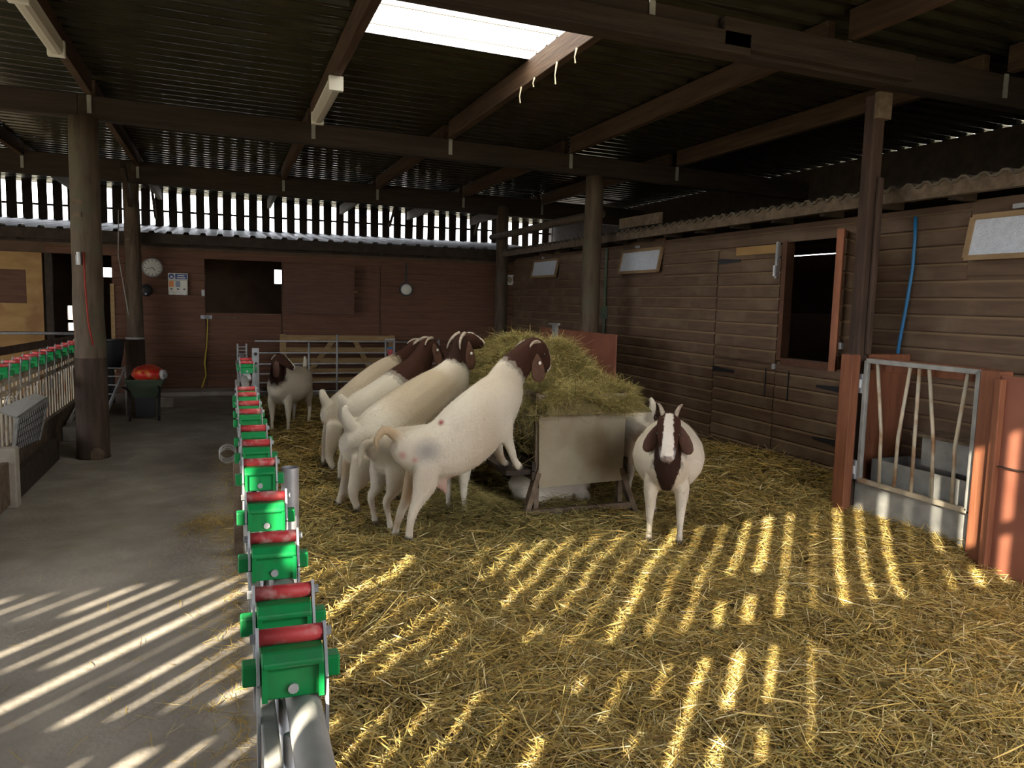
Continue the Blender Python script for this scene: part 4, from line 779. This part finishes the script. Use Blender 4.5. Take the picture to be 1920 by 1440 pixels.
# ------------------------------------------------------------------ goats
WHITE = (.66, .60, .48); CREAM = (.52, .43, .30); BROWN = (.050, .021, .013); DARKB = (.033, .015, .010); TAN = (.50, .38, .24); HOOF = (.10, .08, .06); PINK = (.55, .27, .22); GREY = (.28, .27, .26)
def catmull(pts, sub=4):
    P = [np.array(p, float) for p in pts]; out = []
    for i in range(len(P)-1):
        p0 = P[max(i-1, 0)]; p1 = P[i]; p2 = P[i+1]; p3 = P[min(i+2, len(P)-1)]
        for k in range(sub):
            t = k/sub; out.append(.5*((2*p1)+(-p0+p2)*t+(2*p0-5*p1+4*p2-p3)*t*t+(-p0+3*p1-3*p2+p3)*t**3))
    out.append(P[-1]); return out
def goat(name_label, chains, lat, head, base, colour_fn=None, ears=True, horns=True, group='goats', cat='goat', tagside=1, voxel=.0105, ear_len=.2, extra=None, smooth_it=9):
    """chains: list of (list of (x,y,z,r_vertical,r_lateral), [colour per station]); lat: lateral unit vector; head: dict(poll, muzzle)"""
    mb = MB(); samples = []; scol = []
    for st, cols in chains:
        st = [tuple(p) for p in st]
        if len(samples) and len(st) > 3 and abs(st[0][2]-st[-1][2]) > .25 and st[0][3] > 2.2*st[-1][3] and cols[-1] == HOOF: st[0] = (*st[0][:3], st[0][3]*.62, st[0][4]*.62)
        pts = catmull(st, 4); N = len(pts); secs = []
        for i, p in enumerate(pts):
            c = Vector(p[:3]); t = Vector(pts[min(i+1, N-1)][:3])-Vector(pts[max(i-1, 0)][:3]); t.normalize()
            l = (lat - t*lat.dot(t)); l.normalize(); v = l.cross(t); ru, rv = max(p[4], .004), max(p[3], .004)
            if i == 0: secs.append((c-t*min(ru, rv)*.55, l, v, ru*.55, rv*.55))
            secs.append((c, l, v, ru, rv))
            if i == N-1: secs.append((c+t*min(ru, rv)*.55, l, v, ru*.55, rv*.55))
            ci = min(i//4, len(cols)-1); cj = min(ci+1, len(cols)-1); fr_ = (i % 4)/4; ca_, cb_ = cols[ci], cols[cj]
            col = tuple(ca_[q_]*(1-fr_)+cb_[q_]*fr_ for q_ in range(3)) if min(sum(ca_), sum(cb_)) > 1 else (ca_ if fr_ < .5 else cb_)
            for a in np.linspace(0, 2*PI, 8, endpoint=False):
                samples.append(tuple(c+l*(ru*math.cos(a))+v*(rv*math.sin(a)))); scol.append(col)
        mb.loft(secs, 16)
    me = bpy.data.meshes.new('tmp'); me.from_pydata(mb.v, [], mb.f)
    bm = bmesh.new(); bm.from_mesh(me); bmesh.ops.recalc_face_normals(bm, faces=bm.faces); bm.to_mesh(me); bm.free()
    tmp = bpy.data.objects.new('tmp', me); COL.objects.link(tmp)
    r = tmp.modifiers.new('r', 'REMESH'); r.mode = 'VOXEL'; r.voxel_size = voxel; s = tmp.modifiers.new('s', 'SMOOTH'); s.factor = .5; s.iterations = smooth_it
    dg = bpy.context.evaluated_depsgraph_get(); dg.update(); body = bpy.data.meshes.new_from_object(tmp.evaluated_get(dg)); bpy.data.objects.remove(tmp); bpy.data.meshes.remove(me)
    n = len(body.vertices); V = np.empty(n*3, np.float32); body.vertices.foreach_get('co', V); V = V.reshape(-1, 3)
    S = np.array(samples, np.float32); SC_ = np.array(scol, np.float32)
    wob = np.array([tuple(noise.noise_vector(Vector((float(v[0]), float(v[1]), float(v[2])))*34)) for v in V], np.float32)*.016
    Q = V+wob; col = np.empty((n, 3), np.float32)
    for i in range(0, n, 2000):
        d2 = ((Q[i:i+2000, None, :]-S[None])**2).sum(2); k4 = np.argpartition(d2, 3, axis=1)[:, :3]; col[i:i+2000] = SC_[k4].mean(1)
    hp, hm = Vector(head['poll']), Vector(head['muz']); hf = (hm-hp).normalized(); hl = Vector(head.get('lat', lat)); hl = (hl-hf*hl.dot(hf)).normalized(); hu = hl.cross(hf)
    if hu.dot(Vector(head.get('up', (0, 0, 1)))) < 0: hu = -hu
    HL = (hm-hp).length; rel = V-np.array(hp); a_ = rel@np.array(hf)/HL; b_ = rel@np.array(hu); c_ = np.abs(rel@np.array(hl))
    inhead = (a_ > -.1) & (a_ < 1.4) & (np.abs(b_) < .12) & (c_ < .1)
    if head.get('blaze'):
        bw = head['blaze']; m_ = inhead & (b_ > .012-.02*a_) & (c_ < bw*(.75+.45*np.clip(a_, 0, 1))) & (a_ > head.get('b0', -.05)); col[m_] = (.76, .70, .60)
    if head.get('nose'): m_ = inhead & (a_ > 1.02); col[m_] = head['nose']
    if extra: extra(V, col)
    pat = np.array([noise.noise(Vector((float(v[0])*3.5, float(v[1])*3.5, float(v[2])*3.5))) for v in V[::1]]); lig = col.sum(1) > 1.2; k_ = (np.clip(pat+.15, 0, .6)*.75)[:, None]; col[lig] = col[lig]*(1-k_[lig])+np.array(CREAM)*k_[lig]
    dirt = .5+.5*np.sin(V[:, 0]*7+V[:, 2]*5)*np.sin(V[:, 1]*6-V[:, 2]*8); col *= (1-.07*dirt)[:, None]
    root = thing('goat', name_label, cat, base, group)
    body.transform(Matrix.Translation(-Vector(base))); body.name = 'body'
    at = body.color_attributes.new('Col', 'FLOAT_COLOR', 'POINT'); c4 = np.ones((n, 4), np.float32); c4[:, :3] = col; at.data.foreach_set('color', c4.ravel())
    body.materials.clear(); body.materials.append(MT['goat'])
    for p in body.polygons: p.use_smooth = True
    o = bpy.data.objects.new('body', body); link(o, root, base)
    # short coat hairs combed backwards
    nv_ = np.empty(n*3, np.float32); body.vertices.foreach_get('normal', nv_); nv_ = nv_.reshape(-1, 3)
    nh = 9000; idx = RNG.integers(0, n, nh); pos = V[idx]+RNG.normal(0, .004, (nh, 3)); nn = nv_[idx]
    back = np.tile(np.array([*(-Vector(head['fwd'] if 'fwd' in head else lat.cross(Vector((0, 0, 1)))))])*.6+np.array([0, 0, -.8]), (nh, 1))+RNG.normal(0, .45, (nh, 3))
    tg = back-nn*(back*nn).sum(1)[:, None]; tg /= np.linalg.norm(tg, axis=1)[:, None]+1e-6; dr = tg+nn*RNG.uniform(.15, .45, (nh, 1)); dr /= np.linalg.norm(dr, axis=1)[:, None]
    hl_ = RNG.uniform(.012, .026, (nh, 1)); sd_ = np.cross(dr, nn); sd_ /= np.linalg.norm(sd_, axis=1)[:, None]+1e-6; wv = sd_*.0012
    HV = np.stack([pos-wv, pos+wv, pos+dr*hl_*.6+wv*.8, pos+dr*hl_*.6-wv*.8, pos+dr*hl_-nn*.002], 1).reshape(-1, 3)-np.array(base)
    bs = np.arange(nh)*5; hm_ = bpy.data.meshes.new('coat_hair')
    hm_.from_pydata(HV.tolist(), [], np.stack([bs, bs+1, bs+2, bs+3], 1).tolist()+np.stack([bs+3, bs+2, bs+4], 1).tolist())
    ha = hm_.color_attributes.new('Col', 'FLOAT_COLOR', 'POINT'); hc = np.ones((nh, 4), np.float32); hc[:, :3] = col[idx]*RNG.uniform(.9, 1.12, (nh, 1)); ha.data.foreach_set('color', np.repeat(hc, 5, 0).ravel())
    hm_.materials.append(MT['goat']); ho = bpy.data.objects.new('coat_hair', hm_); link(ho, root, base); tag(ho, kind='stuff')
    er = head.get('er', .06)
    # ears: drooping leaf shapes
    if ears:
        for s in (1, -1):
            e0 = hp+hf*(HL*.10)+hl*(s*er*.95)+hu*(.005-head.get('earback', 0)); dn = Vector(head.get('eardir', (0, 0, -1))).normalized(); out = hl*s
            mb = MB(); secs = []
            wf = Vector(head.get('earfwd', hf)); wf = (wf-dn*wf.dot(dn)).normalized(); thin = out
            if head.get('earface'): wf = (hl-dn*hl.dot(dn)).normalized(); thin = dn.cross(wf).normalized()
            for t_, wd_ in ((0, .014), (.12, .024), (.35, .036), (.6, .042), (.82, .040), (.94, .028), (1, .012)):
                c = e0+dn*(ear_len*t_)+out*(.020*math.sin(min(t_*2.2, 1.57))+head.get('earout', .012)*t_)
                secs.append((c, wf, thin, wd_*head.get('earw', 1), .0055))
            mb.loft(secs, 12); ear = mb.build('ear', head.get('earmat', 'ear'), root, smooth=True)
            if head.get('tag', 0) == s or head.get('tag', 0) == 2:
                cpt = e0+dn*(ear_len*head.get('tagt', .32))+out*(.032)+wf*.008; mb = MB(); mb.cyl(cpt, cpt+out*.004, .0125, 10); mb.cyl(cpt, cpt+out*.007, .005, 8); mb.build('ear_tag', 'tag', ear)
    if horns:
        for s in (1, -1):
            b0 = hp+hf*(HL*.02)+hl*(s*.024)+hu*head.get('hornup', .05); hlv = head.get('horn', .17); pts = []
            for t_ in np.linspace(0, 1, 9):
                ang = head.get('h0', .35)+1.35*t_; cur = pts[-1] if pts else b0-hl*(s*hlv*.0); pts.append(cur+((-hf)*math.cos(ang)-hu*math.sin(ang))*(hlv/8*(1 if t_ > 0 else 0))+hl*(s*hlv*.035))
            mb = MB(); mb.tube(pts, [.017*(1-.8*t_)+.002 for t_ in np.linspace(0, 1, 9)], 8); mb.build('horn', 'horn', root, smooth=True)
    for s in (1, -1):
        ep = hp+hf*(HL*.36)+hl*(s*head.get('eyew', .047))+hu*.018; mb = MB(); mb.ell(ep, (.011, .011, .011), nu=10, nv=8); mb.build('eye', 'eye', root, smooth=True)
    return root
def st_px(plane_pt, az, off=0):
    """pixel -> 3-D on a vertical plane through plane_pt with heading az (deg from +Y towards +X), shifted sideways by off (towards camera +)"""
    a = math.radians(az); f = Vector((math.sin(a), math.cos(a), 0)); nrm = Vector((math.cos(a), -math.sin(a), 0))   # nrm: right-hand side of the heading
    P0 = Vector(plane_pt)+nrm*off
    def fn(x, y, rpx=0, wr=1.0):
        d = ray(x, y); t = (P0-CC).dot(nrm)/d.dot(nrm); p = CC+d*t; dep = d.length and t; r = rpx*t/FPX
        return (p.x, p.y, p.z, r, r*wr)
    return fn, nrm, f
def climbing(label, P0, az, torso, neckhead, legs, tail, head, **kw):
    fn, nrm, f = st_px((*P0, 0), az); ch = []
    ch.append(([fn(*q) for q in torso[0]], torso[1]))
    ch.append(([fn(*q) for q in neckhead[0]], neckhead[1]))
    for off, pts, cols in legs:
        g, _, _ = st_px((*P0, 0), az, off); ch.append(([g(*q) for q in pts], cols))
    ch.append(([fn(*q) for q in tail[0]], tail[1]))
    g, _, _ = st_px((*P0, 0), az, head.get('off', 0))
    head['poll'] = Vector(g(*head['poll'])[:3]); head['muz'] = Vector(g(*head['muz'])[:3])
    return goat(label, ch, nrm, head, (*P0, .08), **kw)
W, B, D, T, H, C = WHITE, BROWN, DARKB, TAN, HOOF, CREAM
# nearest climbing goat
def markA(V, col):
    fn, nrm, f = st_px((1.06, 4.74, 0), 68, .22)
    for (px, py, rpx, cc, st) in ((797, 850, 24, GREY, .75), (820, 796, 6, (.25, .03, .03), 1), (745, 860, 8, PINK, .8), (771, 868, 6, PINK, .8)):
        p = np.array(fn(px, py)[:3]); r = rpx*5.0/FPX; f0 = np.array(F0)
        q = V-p; q = q-np.outer(q@f0, f0); d = np.linalg.norm(q, axis=1); nearside = (V-np.array((1.5, 4.98, 0)))@np.array(nrm) > -.03
        wgt = np.clip(1.25-d/r, 0, 1)*st*nearside; col[:] = col*(1-wgt[:, None])+np.array(cc)*wgt[:, None]
climbing('white goat with brown head rearing at the panelled end of the feeder', (1.06, 4.74), 68,
    ([(748, 838, 26, .9), (768, 842, 38, .9), (800, 846, 50, .85), (838, 838, 60, .8), (875, 812, 66, .78), (912, 775, 62, .74), (940, 738, 50, .68), (952, 715, 40, .62)], [W, W, W, W, W, W, W, W]),
    ([(943, 726, 42, .65), (955, 704, 37, .62), (969, 686, 33, .6), (985, 669, 28, .62), (1001, 656, 25, .68), (1011, 668, 25, .6), (1018, 683, 20, .62), (1021, 693, 14, .75)], [W, W, B, B, B, B, B, D]),
    [(.10, [(800, 868, 40, .6), (797, 905, 28, .6), (784, 938, 15, .7), (774, 962, 10, .9), (769, 985, 8, .9), (767, 1002, 8, 1), (766, 1011, 9, 1)], [W, W, W, W, W, W, H]),
     (-.10, [(780, 865, 30, .6), (775, 900, 20, .6), (762, 935, 12, .7), (752, 960, 9, .9), (745, 982, 7, .9), (742, 996, 7, 1), (740, 1004, 8, 1)], [T, T, T, W, T, W, H]),
     (.11, [(942, 768, 34, .6), (944, 800, 22, .7), (952, 826, 12, .8), (959, 846, 9, .9), (964, 862, 7, 1), (970, 872, 8, 1), (976, 877, 7, 1)], [W, W, W, W, W, W, H]),
     (.0, [(815, 885, 20, .9), (826, 904, 14, .9), (832, 915, 7, .9), (836, 925, 3, 1)], [W, (.62, .42, .34), (.6, .36, .3), (.6, .36, .3)]),
     (-.11, [(930, 775, 30, .6), (931, 812, 16, .7), (934, 838, 10, .8), (938, 856, 8, .9), (944, 866, 7, 1), (950, 870, 7, 1)], [W, W, W, T, W, H])],
    ([(752, 825, 14, .8), (735, 812, 10, .9), (722, 806, 9, .8), (711, 815, 8, .7), (704, 830, 6, .6), (708, 842, 4, .6)], [W, T, T, T, T, T]),
    dict(earw=1.25, earback=.055, hornup=.045, eyew=.058, poll=(999, 650), muz=(1022, 697), blaze=.034, b0=.1, nose=(.07, .03, .025), tag=2, earfwd=(0, 0, 0) if False else (1, 0, 0), eardir=(.04, .02, -1), er=.062, horn=.15), extra=markA, group='goats rearing up at the hay feeder')
# udder of the nearest goat
# second
climbing('cream white goat rearing at the feeder with white nose blaze lifted over the hay', (.83, 5.56), 62,
    ([(655, 832, 30, .9), (675, 832, 46, .9), (710, 822, 60, .85), (755, 792, 62, .8), (800, 758, 58, .76), (835, 728, 48, .7), (855, 702, 38, .64)], [W, W, W, C, C, C, W]),
    ([(845, 715, 42, .65), (856, 692, 34, .62), (861, 674, 27, .62), (864, 656, 22, .7), (866, 642, 18, .8), (880, 640, 18, .75), (893, 642, 13, .75), (903, 645, 9, .9)], [W, W, D, D, D, B, B, D]),
    [(.10, [(682, 858, 40, .6), (676, 890, 25, .6), (664, 915, 14, .7), (663, 932, 9, .9), (667, 945, 7, 1), (670, 957, 8, 1)], [W, W, W, W, W, H]),
     (-.10, [(660, 860, 30, .6), (655, 890, 18, .6), (646, 915, 11, .7), (640, 930, 8, .9), (636, 940, 7, 1), (633, 946, 7, 1)], [T, T, W, W, W, H]),
     (.10, [(838, 755, 30, .6), (850, 790, 18, .7), (866, 806, 11, .8), (880, 818, 8, .9), (889, 828, 8, 1)], [W, W, W, W, H]),
     (-.10, [(838, 755, 28, .6), (850, 785, 16, .7), (864, 802, 10, .8), (877, 813, 8, .9), (886, 822, 8, 1)], [W, W, W, W, H])],
    ([(664, 812, 17, .8), (655, 796, 14, .8), (649, 782, 12, .7), (646, 770, 8, .6), (650, 760, 5, .6)], [W, W, W, W, W]),
    dict(poll=(864, 636), muz=(902, 645), blaze=.03, b0=.2, nose=(.07, .03, .025), tag=2, tagt=.42, earback=.015, earw=1.2, earfwd=(1, .2, 0), eardir=(.05, .03, -1), er=.058, horn=.17), ear_len=.235, group='goats rearing up at the hay feeder')
# third: brown shoulders
climbing('goat with brown neck and shoulders rearing between two white goats', (.80, 6.25), 62,
    ([(650, 778, 26, .9), (672, 772, 36, .9), (702, 762, 42, .85), (735, 745, 46, .8), (763, 722, 44, .76), (782, 700, 36, .7)], [W, W, W, W, B, B]),
    ([(770, 712, 40, .68), (783, 690, 30, .65), (792, 672, 24, .65), (798, 656, 19, .7), (803, 647, 15, .85), (812, 655, 15, .8), (821, 664, 11, .8), (827, 670, 8, .9)], [B, B, B, B, B, B, B, D]),
    [(.10, [(672, 790, 32, .6), (664, 830, 18, .6), (652, 858, 11, .7), (650, 880, 8, .9), (652, 900, 7, 1), (653, 908, 7, 1)], [W, W, W, W, W, H]),
     (-.10, [(665, 790, 30, .6), (655, 830, 16, .6), (645, 855, 10, .7), (640, 876, 8, .9), (640, 892, 7, 1), (640, 900, 7, 1)], [W, W, W, W, W, H]),
     (.10, [(772, 735, 26, .6), (785, 765, 15, .7), (803, 788, 10, .8), (824, 801, 8, .9), (837, 810, 7, 1)], [B, W, W, W, H]),
     (-.10, [(772, 735, 26, .6), (782, 760, 14, .7), (800, 783, 9, .8), (818, 797, 8, .9)], [B, W, W, H])],
    ([(656, 768, 14, .8), (646, 756, 11, .8), (640, 747, 9, .7), (637, 740, 6, .6)], [W, W, W, W]),
    dict(poll=(801, 642), muz=(826, 670), nose=(.06, .025, .02), tag=2, tagt=.3, earfwd=(1, .2, 0), eardir=(.25, .1, -1), er=.058, horn=.14), ear_len=.19, group='goats rearing up at the hay feeder')
# fourth
climbing('pale cream goat rearing at the far end of the feeder behind the brown-necked goat', (.83, 6.95), 75,
    ([(614, 778, 22, .9), (632, 775, 32, .9), (660, 758, 36, .85), (692, 730, 36, .8), (722, 703, 31, .75), (745, 688, 26, .7)], [C, W, C, C, C, C]),
    ([(735, 692, 27, .68), (755, 676, 20, .65), (768, 662, 16, .65), (776, 652, 13, .75), (783, 648, 12, .85), (791, 655, 11, .8), (798, 663, 8, .9)], [C, B, B, B, B, B, D]),
    [(.10, [(628, 795, 28, .6), (624, 828, 15, .6), (618, 848, 10, .7), (618, 862, 7, .9), (622, 872, 6, 1), (623, 880, 6, 1)], [W, C, C, W, W, H]),
     (-.10, [(622, 795, 26, .6), (616, 826, 14, .6), (611, 846, 9, .7), (609, 860, 7, .9), (610, 874, 6, 1)], [W, C, C, W, H]),
     (.09, [(735, 705, 22, .6), (752, 732, 12, .7), (772, 760, 8, .8), (796, 782, 7, .9), (807, 791, 7, 1)], [C, W, W, W, H]),
     (-.09, [(735, 705, 20, .6), (750, 730, 12, .7), (768, 755, 8, .8), (790, 777, 7, .9), (800, 786, 7, 1)], [C, W, W, W, H])],
    ([(619, 768, 13, .8), (610, 752, 10, .8), (605, 740, 8, .7), (604, 731, 6, .6)], [W, W, W, W]),
    dict(poll=(781, 645), muz=(798, 664), nose=(.06, .025, .02), er=.05, horn=.12), group='goats rearing up at the hay feeder')
# standing template ------------------------------------------------
def standing(label, loc, az, sc=1.0, head_pts=None, hcols=None, headd=None, body_cols=None, girth=1.0, tail_up=True, lie=False, legspread=.1, **kw):
    a = math.radians(az); f = Vector((math.sin(a), math.cos(a), 0)); nrm = Vector((math.cos(a), -math.sin(a), 0)); L0 = Vector(loc)
    def q(u, v, z_, rv, rw): p = L0+f*(u*sc)+nrm*(v*sc)+Vector((0, 0, z_*sc)); return (p.x, p.y, p.z, rv*sc, rw*sc)
    bc = body_cols or [W]*8; dz = -.34 if lie else 0
    ch = [([q(-.50, 0, .60+dz, .07, .07), q(-.44, 0, .60+dz, .14, .13), q(-.30, 0, .575+dz, .185, .175*girth), q(-.1, 0, .54+dz, .215, .215*girth), q(.1, 0, .53+dz, .225, .215*girth), q(.27, 0, .545+dz, .205, .17), q(.38, 0, .57+dz, .17, .13), q(.44, 0, .60+dz, .13, .10)], bc)]
    hp_ = head_pts or [(.40, 0, .62, .13, .10), (.47, 0, .74, .105, .075), (.52, 0, .84, .085, .065), (.56, 0, .915, .07, .06), (.64, 0, .90, .07, .055), (.73, 0, .835, .052, .042), (.79, 0, .79, .036, .034)]
    ch.append(([q(*h) if not lie else q(h[0], h[1], h[2]+dz, h[3], h[4]) for h in hp_], hcols or [W, D, D, B, B, B, D]))
    if not lie:
        for s in (1, -1):
            ls = legspread
            ch.append(([q(.30, s*.09, .50, .12, .065), q(.31, s*ls, .38, .07, .05), q(.31, s*ls, .25, .036, .034), q(.31, s*ls, .20, .031, .03), q(.315, s*ls, .10, .021, .02), q(.32, s*ls, .045, .025, .024), q(.335, s*ls, .012, .028, .026)], [W, W, W, W, W, W, H]))
            ch.append(([q(-.34, s*.10, .52, .16, .08), q(-.35, s*.105, .40, .10, .06), q(-.40, s*ls, .28, .045, .034), q(-.44, s*ls, .235, .033, .028), q(-.42, s*ls, .12, .022, .021), q(-.405, s*ls, .045, .025, .024), q(-.39, s*ls, .012, .028, .026)], [W, W, W, W, W, W, H]))
    else:
        for s in (1, -1):
            ch.append(([q(.28, s*.13, .14, .08, .06), q(.38, s*.15, .05, .045, .04), q(.28, s*.16, .03, .028, .028), q(.2, s*.15, .03, .025, .025)], [W, W, W, H])); ch.append(([q(-.33, s*.16, .15, .13, .07), q(-.2, s*.2, .07, .06, .05), q(-.32, s*.21, .035, .03, .03), q(-.42, s*.2, .03, .025, .025)], [W, W, W, H]))
    tu = [(-.46, 0, .60, .03, .03), (-.50, 0, .58, .02, .02), (-.52, 0, .56, .015, .015)] if lie else [(-.50, 0, .66, .04, .035), (-.545, 0, .73, .032, .03), (-.56, 0, .80, .03, .028), (-.53, 0, .85, .018, .016)] if tail_up else [(-.50, 0, .66, .035, .03), (-.56, 0, .66, .03, .028), (-.6, 0, .58, .026, .025), (-.61, 0, .50, .014, .014)]
    ch.append(([q(t_[0], t_[1], t_[2]+dz, t_[3], t_[4]) for t_ in tu], [W]*4))
    hd_ = dict(headd or {}); i0, i1 = len(hp_)-4, len(hp_)-1
    if 'poll' not in hd_:
        hd_['poll'] = Vector(q(*hp_[i0])[:3])+Vector((0, 0, dz*sc)); hd_['muz'] = Vector(q(*hp_[i1])[:3])+Vector((0, 0, dz*sc))
    if 'lat' not in hd_: hd_['lat'] = nrm
    return goat(label, ch, nrm, hd_, (loc[0], loc[1], loc[2]), **kw)
# front-facing goat
fm = (gz(1219, 1008, .10)+gz(1271, 1018, .10))/2; gaz = 213; ga = math.radians(gaz); gf = Vector((math.sin(ga), math.cos(ga), 0))
gl = fm-gf*.33; 
hpG = [(.36, 0, .58, .14, .11), (.42, 0, .66, .12, .085), (.47, 0, .75, .10, .072), (.50, 0, .835, .08, .073), (.545, 0, .805, .08, .076), (.61, 0, .71, .06, .058), (.645, 0, .635, .045, .048)]
standing('white goat facing out with white-blazed brown head and hanging ears', (gl.x, gl.y, .08), gaz, 1.0, head_pts=hpG, hcols=[W, D, D, B, B, B, GREY], headd=dict(blaze=.033, b0=-.45, nose=(.30, .24, .21), er=.07, earmat='ear_dark', earout=.04, earface=1, eardir=(0, 0, -1), eyew=.066, up=(0, -1, .3), horn=.17, h0=-.35), girth=1.12, tail_up=False, group='goats on the straw', ear_len=.175,
    extra=lambda V, col: col.__setitem__(((V[:, 2] < .80) & (V[:, 2] > .40) & (((V-np.array((gl.x, gl.y, 0)))@np.array(gf)) > .33) & (((V-np.array((gl.x, gl.y, 0)))@np.array(gf)) < np.where(V[:, 2] > .62, .555, .9)) & (np.abs((V-np.array((gl.x, gl.y, 0)))@np.array((math.cos(ga), -math.sin(ga), 0))) < np.minimum(.02+.28*(V[:, 2]-.40), .085))), np.array(DARKB)))
# standing goat half hidden between the rearing ones
standing('white goat standing half hidden behind the nearest rearing goat', (1.34, 5.30, .07), 66, .92, head_pts=[(.38, 0, .58, .13, .10), (.44, -.01, .65, .10, .075), (.48, -.02, .70, .08, .062), (.52, -.03, .735, .066, .056), (.58, -.04, .715, .062, .05), (.66, -.055, .67, .046, .04), (.71, -.065, .64, .034, .032)], headd=dict(er=.055, horn=.08, hornup=.03), tail_up=False, ear_len=.15, group='goats on the straw')
# goat by the far barrier
standing('white goat with dark brown head turned aside near the far end of the barrier', (.72, 9.55, .06), 205, .98,
    head_pts=[(.40, 0, .62, .13, .10), (.47, -.03, .72, .11, .08), (.51, -.05, .83, .09, .07), (.53, -.06, .90, .075, .065), (.545, -.12, .89, .07, .06), (.55, -.20, .84, .052, .045), (.55, -.255, .80, .036, .035)],
    headd=dict(lat=(math.sin(math.radians(205)), math.cos(math.radians(205)), 0), blaze=.018, b0=.3, er=.06, horn=.1, earmat='ear_dark'), girth=1.1, group='goats on the straw')
# goat behind the feeder on the right
standing('white goat with brown back patch behind the right side of the feeder', (3.15, 5.90, .07), 352, .98, body_cols=[W, W, W, B, B, W, W, W], headd=dict(er=.058, horn=.14), group='goats on the straw')
# goat lying under the feeder
standing('white goat lying down under the hay feeder', (2.42, 5.50, .06), 78, .73, lie=True, tail_up=False, head_pts=[(.36, 0, .60, .13, .10), (.42, -.05, .68, .10, .085), (.41, -.13, .71, .085, .07), (.37, -.20, .70, .07, .06), (.30, -.24, .67, .07, .055), (.22, -.26, .61, .05, .042), (.17, -.27, .57, .036, .034)], headd=dict(er=.055, horn=.1), group='goats on the straw')
